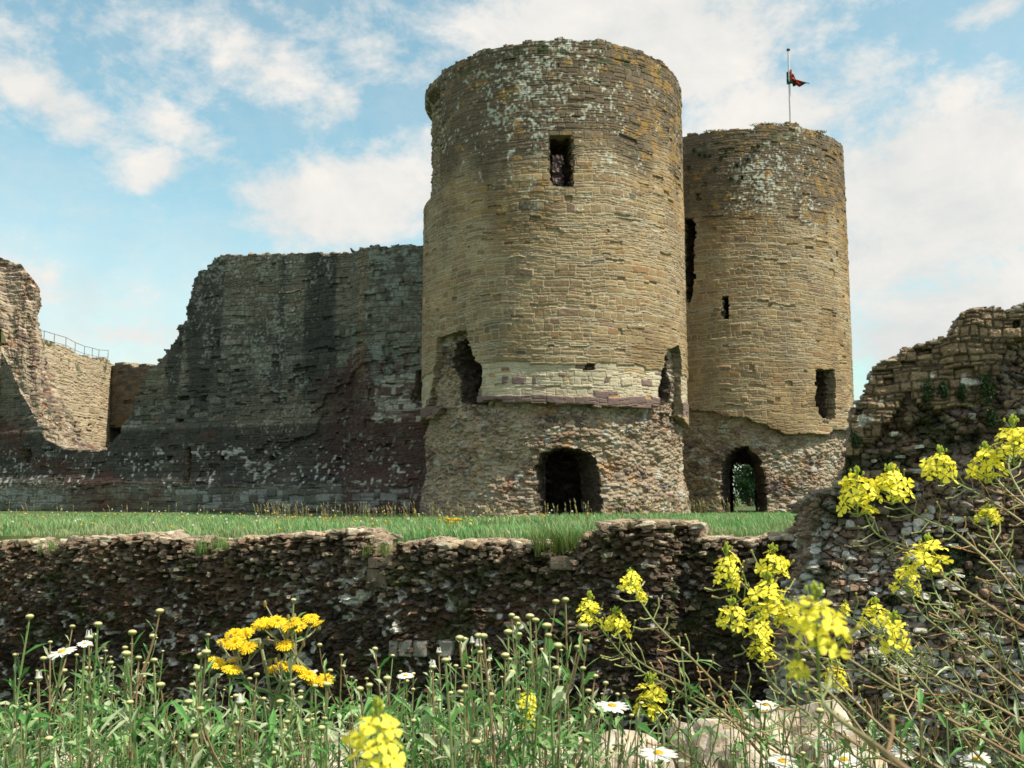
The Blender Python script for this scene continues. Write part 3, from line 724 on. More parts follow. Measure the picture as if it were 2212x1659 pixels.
# ================================================================== MOAT WALL (dark rubble, middle distance)
mp_top = MOAT.prof([(-120, 1176), (0, 1178), (21, 1171), (70, 1173), (90, 1184), (95, 1191), (117, 1190), (129, 1174), (153, 1166), (244, 1164), (270, 1162), (320, 1158), (349, 1166), (443, 1170), (446, 1186), (497, 1190), (503, 1169), (560, 1165), (635, 1158), (715, 1153), (745, 1148), (772, 1149), (774, 1163), (805, 1165), (808, 1199), (854, 1199), (857, 1178), (946, 1169), (953, 1178), (1051, 1173), (1155, 1178), (1186, 1179), (1190, 1199), (1250, 1197), (1257, 1157), (1295, 1154), (1298, 1136), (1400, 1134), (1508, 1134), (1511, 1163), (1587, 1170), (1640, 1168), (1690, 1160)])
mw = thing('moat_wall', 'long dark rubble revetment wall of the moat with grass along its top', 'wall', (-4, 19, -5.3))
us = np.arange(8.5, MOAT.L, .021); vs = np.arange(-4.6, .2, .019)
U, V, P, Nn = pathgrid(MOAT, us, vs, .03)
q1, q2, q3, q4, e, f1, cu, cv, lx, ly = rubble(U, V, 701, .125, .08)
p1, p2, p3, p4, e2, g1, cu2, cv2, lx2, ly2 = rubble(U+1, V+4, 705, .27, .15)
big = p2 > .75
depth_ = mp_top(U)-V
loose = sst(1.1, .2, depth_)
disp = (q2-.5)*(.10+.14*loose)+.26*(q3-.5)*lx*(.5+loose)+.22*(q4-.5)*ly-.03*(1-sst(0, .10, e))+.42*(fbm(U*1.1, V*1.3, 708, 5, .55)-.5)+.12*(fbm(U*7, V*9, 709, 5, .65)-.5)
disp = disp+np.where(big, .06-.1*(1-sst(0, .2, e2))+.10*(p3-.5)*lx2, 0)+.10*sst(.2, 3.5, depth_)
MC = [(24, (.105, .075, .055)), (24, (.075, .055, .042)), (12, (.14, .105, .075)), (18, (.05, .038, .03)), (6, (.20, .16, .12)), (10, (.11, .064, .038)), (4, (.13, .12, .11))]
C = np.where(big[..., None], pal(p1, MC), pal(q1, MC))
C = C*(.7+.6*fbm(U*.9, V*.9, 710, 3)[..., None])
C = mixc(C, (.34, .26, .18), loose*(.2+.6*q3))  # sunlit look of the loose top stones painted in as a paler tone
C = mixc(C, (.030, .024, .020), (1-sst(0, .14, e))*.8)
C = mixc(C, (.115, .070, .042), sst(.42, .62, fbm(U*1.6, V*3, 711, 5, .6))*.7)
C = C*(.55+.9*fbm(U*3, V*3.6, 707, 4, .6)[..., None])
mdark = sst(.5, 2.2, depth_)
C = C*(1-.30*mdark)[..., None]  # painted shade: the face colour darkens below the crest
wl = sst(.628, .655, vn2(U*7.5, V*10, 712)*.50+vn2(U*17, V*19, 719)*.15+fbm(U*.9, V*1.1, 713, 3, .6)*.35)
C = mixc(C, (.52, .51, .47), wl*.9*sst(.3, .7, depth_)*(q1 > .2))
C = mixc(C, (.05, .065, .02), sst(.62, .68, fbm(U*1.5+7, V*2.0, 714, 4))*.6)
keep = V < mp_top(U)+.06*(q2-.5)+.03*(p2-.5)
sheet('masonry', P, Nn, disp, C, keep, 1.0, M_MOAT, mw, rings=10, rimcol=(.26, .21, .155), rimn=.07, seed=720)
# loose crest stones
crr = []
ua, ub = 9.0, MOAT.L-.05
GAPS = [MOAT.hit(a, 1190)[0] for a in (92, 128, 446, 500, 804, 858, 1186, 1254)]
n = 900; r_ = np.random.RandomState(731); u = r_.uniform(ua, ub, n)
for k in range(0, 8, 2): u = u[(u < GAPS[k]-.02) | (u > GAPS[k+1]+.02)]
n = len(u); tz = mp_top(u)
p = MOAT.pos(u); nn = MOAT.nrm(u); bck = r_.uniform(-.05, .8, n); gap = tz < (-.0556*p[:, 1]-.03+0*u)
s = np.stack([r_.uniform(.05, .17, n), r_.uniform(.05, .14, n), r_.uniform(.025, .075, n)], -1)
c = np.stack([p[:, 0]-nn[:, 0]*bck, p[:, 1]-nn[:, 1]*bck, tz-.02+.035*r_.rand(n)], -1)
v_, f_, c_ = rocks(c, s, scols(n, 732, [(.38, .31, .225), (.30, .24, .17), (.22, .17, .12), (.44, .38, .29), (.33, .24, .15)]), 733, 2)
mk('crest_stones', v_, f_, M_MOAT, mw, c_)
# projecting stones on the face that catch the light
n = 850; u = r_.uniform(ua, ub, n); dd = r_.gamma(1.1, .42, n)+.05; tz = mp_top(u)-dd
ok = tz > -4.5; u = u[ok]; tz = tz[ok]; n = len(u); p = MOAT.pos(u); nn = MOAT.nrm(u)
s = np.stack([r_.uniform(.03, .09, n), r_.uniform(.05, .12, n), r_.uniform(.015, .045, n)], -1)
c = np.stack([p[:, 0]+nn[:, 0]*.06, p[:, 1]+nn[:, 1]*.06, tz], -1)
v_, f_, c_ = rocks(c, s, scols(n, 735, [(.20, .15, .105), (.14, .105, .078), (.28, .225, .165), (.10, .075, .055)]), 736, 2, .35)
mk('face_stones', v_, f_, M_MOAT, mw, c_)
# smooth dressed slabs below the two gaps, and the pale corbel stones lower down
def slab(path, pts, out, thick, col, parent, name='dressed_slab', seed=0):
    q = path.poly(pts); u0 = min(a[0] for a in q); u1 = max(a[0] for a in q); z0 = min(a[1] for a in q); z1 = max(a[1] for a in q)
    uc = (u0+u1)/2; p = path.pos(np.array([uc]))[0]; nn = path.nrm(np.array([uc]))[0]; t = np.array([-nn[1], nn[0]])
    bm = bmesh.new(); bmesh.ops.create_cube(bm, size=1)
    for v in bm.verts: v.co = (v.co.x*(u1-u0), v.co.y*thick, v.co.z*(z1-z0))
    bmesh.ops.bevel(bm, geom=bm.edges[:], offset=.015, segments=2, affect='EDGES')
    bmesh.ops.subdivide_edges(bm, edges=bm.edges[:], cuts=4, use_grid_fill=True)
    V = np.array([v.co[:] for v in bm.verts]); Fq = [[v.index for v in f.verts] for f in bm.faces]; bm.free()
    V = V+(.06*(np.stack([vn3(V[:, 0]*5, V[:, 1]*5, V[:, 2]*5, seed+k)-.5 for k in range(3)], -1)))
    W = np.stack([p[0]+V[:, 0]*t[0]+(out-thick/2-V[:, 1])*nn[0], p[1]+V[:, 0]*t[1]+(out-thick/2-V[:, 1])*nn[1], (z0+z1)/2+V[:, 2]], -1)
    tri = []; qd = []
    for f in Fq:
        if len(f) == 4: qd.append(f)
        else:
            for k in range(1, len(f)-1): tri.append([f[0], f[k], f[k+1]])
    fs = [np.array(x) for x in (tri, qd) if x]
    cc = np.array(col)*(.6+.8*vn3(W[:, 0]*9, W[:, 1]*9, W[:, 2]*9, seed))[:, None]
    return mk(name, W, fs, M_MOAT, parent, cc)
slab(MOAT, [(804, 1204), (852, 1204), (852, 1226), (804, 1226)], .13, .5, (.20, .15, .115), mw, seed=1)
slab(MOAT, [(798, 1230), (842, 1230), (842, 1268), (798, 1268)], .13, .5, (.17, .13, .10), mw, seed=2)
slab(MOAT, [(1194, 1203), (1244, 1203), (1244, 1229), (1194, 1229)], .13, .5, (.18, .14, .105), mw, seed=3)
for k, (a, b2) in enumerate(((848, 868), (871, 898), (900, 930), (955, 984))):
    slab(MOAT, [(a, 1383), (b2, 1383), (b2, 1414), (a, 1414)], .16, .4, (.26, .24, .21), mw, 'corbel_stone', seed=5+k)

# ================================================================== RIGHT RUIN (close, broken outline)
RW = Path([(4.78, 17.2), (4.60, 15.4), (9.50, 13.45)])
rw_top = RW.prof([(1688, 1166), (1692, 1130), (1702, 1098), (1745, 1078), (1752, 1062), (1800, 1058), (1812, 1040), (1822, 1005), (1832, 950), (1840, 905), (1852, 878), (1870, 840), (1885, 800), (1900, 785), (1925, 778), (1945, 765), (1965, 750), (2000, 740), (2030, 733), (2050, 735), (2062, 728), (2065, 690), (2078, 684), (2105, 668), (2160, 668), (2170, 675), (2190, 668), (2212, 662), (2320, 650)])
rw = thing('ruined_wall', 'broken brown rubble wall climbing to the right edge, spotted with white lichen', 'wall', (5.4, 12, -5.3))
us = np.unique(np.concatenate([np.arange(0, 1.75, .03), np.arange(1.75, 5.3, .017), np.arange(5.3, RW.L-.05, .06)])); vs = np.arange(-4.9, 3.4, .018)
U, V, P, Nn = pathgrid(RW, us, vs, .12)
q1, q2, q3, q4, e, f1, cu, cv, lx, ly = rubble(U, V, 801, .145, .095)
p1, p2, p3, p4, e2, g1, cu2, cv2, lx2, ly2 = rubble(U+1, V+4, 805, .36, .22)
r1, r2, r3, r4, dj, ccu, ccv, lu, lv = coursed(U, V, 806, .12, .125, .2, .3)
xs, ys = proj(P)
bnd = np.interp(xs, [1780, 1840, 1900, 1960, 2010, 2060, 2120, 2150, 2175, 2215, 2400], [960, 960, 925, 850, 868, 880, 860, 840, 740, 720, 700])
bnd = bnd+70*(fbm(U*2.0, V*1.2, 811, 4)-.5)
faced = (proj(np.stack([P[..., 0], P[..., 1], ccv], -1))[1] < bnd)
dR = -.14+(.5-f1)*.06+(q2-.5)*.13+.12*(q3-.5)*lx+.10*(q4-.5)*ly-.05*(1-sst(0, .16, e))+.14*(fbm(U*5, V*6, 822, 4, .6)-.5)-.16*sst(.62, .72, fbm(U*1.6, V*2.2, 828, 4))+.50*(fbm(U*1.0, V*1.0, 808, 5, .55)-.5)+.05*(fbm(U*12, V*12, 809, 2)-.5)+np.where(p2 > .7, .08-.14*(1-sst(0, .2, e2)), 0)
dF = .04+.028*sst(0, .03, dj)+(r2-.5)*.022+(r3-.5)*.03*lv+(r4-.5)*.04*lu+.08*(fbm(U*9, V*12, 810, 4, .6)-.5)+.22*(fbm(U*.9, V*.9, 815, 3)-.5)-np.where(r4 < .02, .12, 0)
disp = np.where(faced, dF, dR)+.08*(fbm(U*.9+4, V*1.1, 823, 3)-.5)+.045*(fbm(U*16, V*20, 825, 3, .6)-.5)
lower = sst(.2, -2.5, V); disp = disp+.5*lower
CR = np.where((p2 > .7)[..., None], pal(p1, RUBC), pal(q1, RUBC))*(.55+1.2*fbm(U*2.3, V*2.3, 826, 5, .65)[..., None])
CR = mixc(CR, (.030, .024, .018), (1-sst(0, .12, e))*.6*sst(.6, .4, fbm(U*1.5, V*1.5, 827, 3)))
CR = mixc(CR, (.20, .135, .085), sst(.40, .60, fbm(U*1.3, V*1.3, 816, 5, .6))*.7)
CR = mixc(CR, (.30, .255, .215), sst(.52, .64, fbm(U*1.8+3, V*1.8, 817, 4, .6))*.55)
wl = sst(.56, .60, fbm(U*2.2, V*2.8, 818, 5, .65)*.6+.4*p1*(.6+.4*q3)+.15*lower-.01)
CR = mixc(CR, (.52, .52, .49), wl*.85*sst(.1, .25, e)*sst(.9, -.8, V))
CF = pal(r1, [(4, (.215, .150, .092)), (3, (.175, .122, .075)), (2, (.26, .185, .115)), (1, (.145, .10, .065))])*(.85+.3*r3[..., None])
CF = mixc(CF, (.035, .03, .02), (1-sst(.004, .022, dj))*.75)
CF = mixc(CF, (.48, .47, .42), sst(.86, .90, vn2(U*7, V*8, 819))*.85)
CF = CF*(.75+1.0*fbm(U*3, V*3, 824, 5, .65)[..., None])
C = np.where(faced[..., None], CF, CR)
C = mixc(C, (.035, .05, .02), sst(.60, .68, fbm(U*1.1+7, V*1.3, 820, 4))*.75*(~faced))
# the lichened corner column
colm = sst(.30, .08, np.abs(U-1.80-.05*(V+1)))*sst(-.2, -.5, V+0*U)
C = mixc(C, (.42, .42, .39), sst(.50, .58, fbm(U*5, V*2.4, 821, 4, .6))*colm*.9)
keep = V*.75+np.where(faced, ccv, cv)*.25 < rw_top(U)+.05*(r2-.5)
sheet('masonry', P, Nn, disp, C, keep, 2.0, M_MOAT, rw, rings=14, rimcol=(.24, .19, .14), rimn=.10, seed=830)
n = 330; u = r_.uniform(0, 6, n); p = RW.pos(u); nr = RW.nrm(u); b_ = r_.uniform(-.05, 1.1, n)
s = np.stack([r_.uniform(.04, .12, n), r_.uniform(.03, .09, n), r_.uniform(.02, .05, n)], -1)
c = np.stack([p[:, 0]-nr[:, 0]*b_, p[:, 1]-nr[:, 1]*b_, rw_top(u)-.03+.02*r_.rand(n)], -1)
v_, f_, c_ = rocks(c, s, scols(n, 840), 841, 2); mk('crest_stones', v_, f_, M_MOAT, rw, c_)
n = 700; u = r_.uniform(0, 6, n); z = r_.uniform(-4.8, 1.2, n); ok = z < rw_top(u)-1.1; u = u[ok]; z = z[ok]; n = len(u); p = RW.pos(u); nr = RW.nrm(u); off = .5*sst(.2, -2.5, z)-.12
s = np.stack([r_.uniform(.035, .10, n), r_.uniform(.06, .12, n), r_.uniform(.02, .065, n)], -1)
c = np.stack([p[:, 0]+nr[:, 0]*off, p[:, 1]+nr[:, 1]*off, z], -1)
cc = scols(n, 843, [(.20, .145, .10), (.15, .105, .075), (.50, .48, .43), (.46, .45, .41), (.11, .08, .06)])
v_, f_, c_ = rocks(c, s, cc, 844, 2, .5, .35); mk('face_stones', v_, f_, M_MOAT, rw, c_)

# near the foot of the bank: the pale rocks in front
def rock(name, label, cent, size, seed, col, group=None):
    v, f = ICO[4]; b = np.sign(v)*np.abs(v)**.72
    n_ = sum((vn3(v[:, 0]*k+seed*7, v[:, 1]*k, v[:, 2]*k, seed)-.5)*a for k, a in ((1.3, .9), (3, .30), (7, .18), (15, .11), (31, .05)))
    b = b*(1+n_)[:, None]*np.array(size)
    nz = vn3(v[:, 0]*3, v[:, 1]*3, v[:, 2]*3, seed+4); n3_ = vn3(v[:, 0]*9, v[:, 1]*9, v[:, 2]*9, seed+5)
    C = np.array(col)*(.75+.5*nz)[:, None]; C = mixc(C, (.45, .25, .08), sst(.66, .74, n3_*.5+nz*.5)*.7); C = mixc(C, (.16, .13, .10), sst(.55, .7, 1-n3_)*.6); C = mixc(C, (.10, .08, .06), sst(.60, .66, vn3(v[:, 0]*14, v[:, 1]*14, v[:, 2]*5, seed+6))*.6); C = mixc(C, (.62, .60, .53), sst(.60, .68, n3_)*.5)
    o = mk(name, b+np.array(cent), f, M_ROCK, None, C); return tag(o, label, 'rock', group)
def rk(x0, x1, ytop, Y, seed, label, hz=.10, dz=0):
    a = at(x0, ytop, Y); b = at(x1, ytop, Y); w_ = (b[0]-a[0])/2
    rock('rock', label, ((a[0]+b[0])/2, Y+.15, a[2]-hz*1.25), (w_*.85, .2, hz*.9), seed, (.46, .37, .265), 'pale rocks on the near bank')
rk(560, 800, 1600, 1.9, 901, 'low pale rock left of the big blurred yellow flower cluster')
rk(900, 1090, 1570, 2.1, 902, 'pale lumpy rock behind bud stalks, right of the blurred yellow cluster')
rk(1040, 1500, 1598, 1.8, 903, 'long flat cream rock under the white daisies at the bottom centre')
rk(1480, 1740, 1585, 1.85, 904, 'cream rock slab left of the large rock at lower right')
rk(1620, 1860, 1515, 2.15, 905, 'largest pale rock at lower right behind the yellow mustard stems', .16)
rk(1740, 1990, 1600, 1.75, 906, 'pale rock at the bottom below the mustard stems, right of the daisies')
rk(-60, 130, 1648, 1.8, 907, 'small cream rock in the bottom left corner')
rk(1060, 1180, 1610, 1.65, 908, 'small pale rock in front of the long flat cream one')

# bank edge: low dark stones under the plants so the bank reads as ground

# ================================================================== FLAG
M_POLE = flat_mat('white_pole_paint', (.62, .62, .6), .4)
pb = at(1708, 275, 55.0); pt = at(1701, 110, 55.0)
ztop = pt[2]; px_ = pb[0]
fl = thing('flagpole', 'white flagpole on top of the far round tower', 'flagpole', (px_, 55.0, 17.0))
b = MB(); b.tube([(px_, 55, 17.0), (px_, 55, ztop)], .075, (.6, .6, .6), 8, .05); b.build('pole', M_POLE, fl, True)
v, f = ICO[2]; mk('finial', v*np.array([.11, .11, .09])+np.array([px_, 55, ztop+.06]), f, flat_mat('dark_finial', (.03, .03, .03), .4), fl, smooth=True)
M_FLAG = leaf_mat('flag_cloth', .5, .8)
nu, nv = 40, 26
A, B = np.meshgrid(np.linspace(0, 1, nu), np.linspace(0, 1, nv))   # A along the fly, B down the hoist
zt = at(1703, 143, 55)[2]; zb = at(1703, 196, 55)[2]
# limp: the fly sags down and folds, lower corner kicks out to the right
X = px_+.06+A*(.12+.30*B+.62*B**3*A)+.07*np.sin(A*11+B*3)*A
Yf = 55.0+.22*np.sin(A*17+B*2)*np.minimum(1, A*4)
Z = zt+(zb-zt)*(.0+B*.74)-(A**.8)*.75*(1-B)-.14*np.sin(A*3.4)*A*B
X = np.where(A < .12, px_-.02-.12*np.sin(A/.12*math.pi)*(B > .25), X)
C = np.zeros(X.shape+(3,)); C[:] = (.80, .78, .72); C = mixc(C, (.03, .16, .09), (B > .52).astype(float))
emb = sst(.45, .51, fbm(A*7, B*7, 955, 3)+.35*np.exp(-(((A-.5)/.36)**2+((B-.45)/.40)**2))-.05)
C = mixc(C, (.75, .06, .04), np.maximum(emb, (B > .3)*(A > .25)*.0)*(A < .9)*(B < .92)*1.0); C = mixc(C, (.02, .13, .08), (A < .12).astype(float))
idx = np.arange(nu*nv).reshape(nv, nu); F = np.stack([idx[:-1, :-1], idx[:-1, 1:], idx[1:, 1:], idx[1:, :-1]], -1).reshape(-1, 4)
fo = mk('flag', np.stack([X, Yf, Z], -1), F, M_FLAG, None, C, True)
tag(fo, 'limp red, white and green flag hanging from the pole on the far tower', 'flag')
sm = fo.modifiers.new('thick', 'SOLIDIFY'); sm.thickness = .01

# bird on the curtain wall top
q = CUR.hit(756, 546); bpz = CUR.pos(np.array([q[0]]))[0]; bz = cur_top(q[0])
bx, by = bpz[0]+.1, bpz[1]+.25
me = bpy.data.meshes.new('bird'); skel = [(0, 0, .13), (-.07, 0, .20), (-.10, 0, .27), (-.15, 0, .265), (.10, 0, .09), (.24, 0, .02), (0, .02, .04), (0, -.02, .04), (-.02, .02, 0), (-.02, -.02, 0)]
me.from_pydata(skel, [(0, 1), (1, 2), (2, 3), (0, 4), (4, 5), (0, 6), (0, 7), (6, 8), (7, 9)], [])
bo = bpy.data.objects.new('bird', me); COL.objects.link(bo); bo.location = (bx, by, bz+.06); bo.rotation_euler = (0, 0, .4)
sk = bo.modifiers.new('skin', 'SKIN'); rad = [.075, .06, .045, .012, .05, .02, .012, .012, .01, .01]
for v, r__ in zip(me.skin_vertices[0].data, rad): v.radius = (r__, r__)
me.skin_vertices[0].data[0].use_root = True
bo.modifiers.new('sub', 'SUBSURF').levels = 2; bo.modifiers['sub'].render_levels = 2
me.materials.append(flat_mat('black_feathers', (.012, .012, .014), .5)); tag(bo, 'small black bird perched on top of the dark curtain wall', 'bird')

# ================================================================== VEGETATION: leaf and blade makers
def blades(P, h, w, col, lean=.35, seed=0, segs=2):
    """P (n,3) roots, h heights, w widths, col (n,3)"""
    r_ = np.random.RandomState(seed); n = len(P); a = r_.uniform(0, 2*math.pi, n); d = np.stack([np.cos(a), np.sin(a), 0*a], -1)
    la = r_.uniform(.1, 1, n)*lean; b = r_.uniform(0, 2*math.pi, n); L = np.stack([np.cos(b), np.sin(b), 0*b], -1)*(la*h)[:, None]
    L = L+np.array([-.12, 0, 0])*h[:, None]
    up = np.array([0, 0, 1.])
    k0a = P-d*(w/2)[:, None]; k0b = P+d*(w/2)[:, None]
    m = P+L*.35+up*(h*.6)[:, None]; k1a = m-d*(w*.38)[:, None]; k1b = m+d*(w*.38)[:, None]
    t = P+L+up*h[:, None]
    V = np.stack([k0a, k0b, k1b, k1a, t], 1).reshape(-1, 3); i = np.arange(n)[:, None]*5
    F4 = i+np.array([[0, 1, 2, 3]]); F3 = i+np.array([[3, 2, 4]])
    C = np.repeat(col, 5, 0).reshape(n, 5, 3)*np.array([.75, .75, 1, 1, 1.15])[None, :, None]
    return V, F3, F4, C.reshape(-1, 3)
# --- the grassy outer ward
NB = 150000; r_ = np.random.RandomState(1001)
t = r_.rand(NB)**1.25; X0 = r_.uniform(-1, 1, NB)
Yr = 16.8+t*42
Xr = X0*Yr*.56
ok = (Yr > moat_y(Xr)+.75+.25*r_.rand(NB)) & ~((np.abs(Xr) > 1e9))
ok &= np.hypot(Xr-T1[0], Yr-T1[1]) > 6.3; ok &= np.hypot(Xr-T2[0], Yr-T2[1]) > 6.2
ok &= ((Xr-CUR.p[0][0])*(-CUR.t[0][1])+(Yr-CUR.p[0][1])*CUR.t[0][0]) < -.2
ok &= (Xr < 40)
Xr = Xr[ok]; Yr = Yr[ok]; n = len(Xr)
patch = fbm(Xr*.35, Yr*.35, 1003, 3); mow = sst(.38, .62, patch+.10*sst(-2, 6, Xr))
h = sst(60, 24, Yr)*(.05+.15*mow+.10*(r_.rand(n)))*r_.uniform(.6, 1.25, n)*(1+.25*sst(4, 0, np.hypot(Xr-T1[0], Yr-T1[1])-6))
colA = np.array([[.17, .37, .12], [.13, .31, .10], [.24, .42, .16], [.38, .42, .20]])[np.minimum((r_.rand(n)**1.6*4).astype(int), 3)]*r_.uniform(.8, 1.2, (n, 1))
colA = mixc(colA, (.34, .35, .19), sst(.45, .7, fbm(Xr*.3+5, Yr*.6, 1005, 4))*.6)
V_, F3, F4, C_ = blades(np.stack([Xr, Yr, ground_z(Xr, Yr)], -1), h, .016+.0007*Yr*r_.uniform(.6, 1.2, n), colA, .55, 1004)
mk('grass', V_, [F3, F4], M_GRASS, None, C_, kind='stuff')
# tall seeding grass stalks
b = MB(); r2_ = random.Random(5)
def stalk(b, x, y, z, h, col, r=.006):
    lx = r2_.uniform(-.25, .1)*h
    pts = [(x, y, z), (x+lx*.2, y, z+h*.5), (x+lx*.6, y, z+h*.85), (x+lx, y, z+h)]
    b.tube(pts, r, col, 3, r*.5)
    b.tube([pts[2], ((pts[2][0]+pts[3][0])/2, y, z+h*.93), pts[3]], r*2.2, tuple(c*1.1 for c in col), 4, r*.6)
for k in range(480):
    if r2_.random() < .55: Y = r2_.uniform(36.5, 44); X = r2_.uniform(-10, 9)
    elif r2_.random() < .5: Y = r2_.uniform(19, 30); X = r2_.uniform(-6, 6)
    else: Y = r2_.uniform(20, 45); X = r2_.uniform(-.5, .5)*Y
    if Y < moat_y(X)+.8 or math.hypot(X-T1[0], Y-T1[1]) < 6.35: continue
    stalk(b, X, Y, float(ground_z(np.array(X), np.array(Y))), r2_.uniform(.35, .75), (r2_.uniform(.26, .4), r2_.uniform(.24, .33), .12), .008)
b.build('seeding_grass', M_GRASS, None, kind='stuff')
# buttercup patch and scattered small flowers
def dots(name, label, cat, pts, rad_, col, group=None):
    b = MB(); v, f = ICO[1]
    for (x, y, z, h) in pts:
        b.tube([(x, y, z), (x+.02, y, z+h)], .005, (.10, .18, .05), 3); b.add(v*np.array([rad_, rad_, rad_*.6])*r2_.uniform(.8, 1.2)+np.array([x+.02, y, z+h]), f, col)
    return tag(b.build(name, M_PETAL, kind='stuff' if name == 'buttercup_patch' else None), label, cat, group)
pp = []
for k in range(42):
    q = at(r2_.gauss(975, 14), 1126, 27+r2_.uniform(-1.2, 1.2)); z = -.86; pp.append((q[0], q[1], z, at(975, r2_.uniform(1119, 1133), 27)[2]-z+0))
dots('buttercup_patch', 'patch of bright yellow buttercups in the grass before the tallest tower', 'flowers', pp, .045, (.75, .48, .01))
for (x, y, lab) in ((548, 1153, 'left'), (578, 1150, 'middle'), (597, 1153, 'right')):
    q = at(x, y, 22.5); dots('dandelion_clock', 'pale dandelion clock in the grass, %s of three above the broken wall crest' % lab, 'flower', [(q[0], q[1], -1.0, q[2]+1.0)], .05, (.7, .7, .65), 'dandelion clocks')
b = MB(); v, f = ICO[1]
for k in range(160):
    Y = r2_.uniform(20, 40); X = r2_.uniform(-.5, .1)*Y
    if Y < moat_y(X)+.8: continue
    z = float(ground_z(np.array(X), np.array(Y))); h_ = r2_.uniform(.2, .42); c_ = (.7, .5, .03) if r2_.random() < .6 else (.7, .7, .65)
    b.tube([(X, Y, z), (X, Y, z+h_)], .004, (.1, .18, .05), 3); b.add(v*.028+np.array([X, Y, z+h_]), f, c_)
b.build('meadow_flowers', M_PETAL, None, kind='stuff')

def tuft(name, label, cat, cent, size, n, lsz, col, seed, group=None, spread=1.0, parent=None):
    r_ = np.random.RandomState(seed); d = r_.normal(size=(n, 3)); d /= np.linalg.norm(d, axis=1, keepdims=True); d *= (r_.rand(n)**.5)[:, None]
    P = np.array(cent)+d*np.array(size)
    a = r_.normal(size=(n, 3)); a /= np.linalg.norm(a, axis=1, keepdims=True); c = np.cross(a, r_.normal(size=(n, 3))); c /= np.linalg.norm(c, axis=1, keepdims=True)
    s = (lsz*r_.uniform(.5, 1.3, n))[:, None]
    V = np.stack([P-a*s, P+c*s*.5, P+a*s, P-c*s*.5], 1).reshape(-1, 3); F = np.arange(n)[:, None]*4+np.arange(4)[None]
    C = np.repeat(np.array(col)*r_.uniform(.6, 1.4, (n, 1)), 4, 0)
    o = mk(name, V, F, M_LEAF, parent, C)
    return tag(o, label, cat, group) if parent is None else o
# plants rooted in walls
q = lambda path, x, y: (lambda h: np.append(path.pos(np.array([h[0]]))[0], h[1]))(path.hit(x, y))
WG = 'dark plants rooted in the ruined walls'
for k, (x, y, w_, h_, lab) in enumerate(((1998, 850, .10, .20, 'tall dark green tuft on the ruined wall, left of a white lichen streak'), (2032, 845, .06, .12, 'small olive tuft beside the tall one on the ruined wall'), (2072, 850, .05, .13, 'narrow dark tuft between two larger ones on the ruined wall'), (2125, 840, .10, .22, 'bushiest dark green tuft near the right edge of the ruined wall'), (2135, 905, .08, .14, 'dark tuft in the hollow under the bushiest one'), (1845, 950, .07, .13, 'dark plant at the left edge of the ruined wall beside white lichen'), (1800, 1290, .14, .40, 'dark moss hanging in the shaded inner corner'), (1900, 1300, .2, .3, 'dark green plant above the white-spotted rubble'), (2060, 1230, .2, .25, 'dark green plant behind the mustard stems at right'))):
    c = q(RW, x, y); c[1] -= .10; tuft('wall_plant', lab, 'plant', c, (w_*1.2, .09, h_*1.15), 600, .024, (.035, .065, .02), 1100+k, WG)
for k, (x, y, s_, lab) in enumerate(((1552, 281, .5, 'left'), (1663, 266, .7, 'middle'), (1762, 282, .5, 'right'))):
    c = q(P2, x, y); tuft('wall_top_grass', 'yellow-green grass tuft on top of the flagpole tower, %s one' % lab, 'plant', c+np.array([0, .3, .02]), (s_*1.5, .3, .08), 350, .05, (.17, .18, .06), 1130+k, 'tufts on the tower tops')
for k in range(14):
    x = 1488+k*11.5; c = q(P2, min(x, 1826), 306+r2_.uniform(5, 85)) 
    d_ = c-np.array([T2[0], T2[1], c[2]]); c = c+d_/np.linalg.norm(d_)*.06
    tuft('wall_plant', 'tiny dark plant in the joints at the upper left of the flagpole tower', 'plant', c, (.10, .08, .10), 40, .07, (.04, .06, .025), 1160+k, 'tiny plants in the joints of the flagpole tower')
# green bits on moat wall gaps
def mtuft(x, y, w_, hh, col, lab, seed, n=260):
    c = q(MOAT, x, y); r_ = np.random.RandomState(seed)
    P = np.stack([c[0]+r_.uniform(-w_, w_, n), c[1]+r_.uniform(-.12, .5, n), c[2]+r_.uniform(-.10, .02, n)], -1)
    V, F3, F4, C = blades(P, hh*r_.uniform(.4, 1.2, n), np.full(n, .012), np.array(col)*r_.uniform(.6, 1.4, (n, 1)), .9, seed)
    tag(mk('grass_tuft', V, [F3, F4], M_GRASS, None, C), lab, 'plant', 'grass tufts in the gaps of the moat wall')
mtuft(106, 1190, .22, .24, (.16, .26, .07), 'grass tuft in the leftmost notch of the moat wall crest', 1201)
mtuft(472, 1188, .42, .26, (.16, .26, .07), 'grass tuft in the notch left of the centre of the moat wall crest', 1202, 700)
mtuft(831, 1194, .40, .22, (.16, .22, .06), 'grass tuft in the gap above the two dressed slabs', 1203, 400)
mtuft(1218, 1190, .5, .42, (.10, .15, .03), 'tall grass tuft above the single dressed slab', 1204, 700)
mtuft(1440, 1160, .12, .22, (.12, .2, .05), 'small grass tuft growing from the top of the raised crest', 1205, 60)

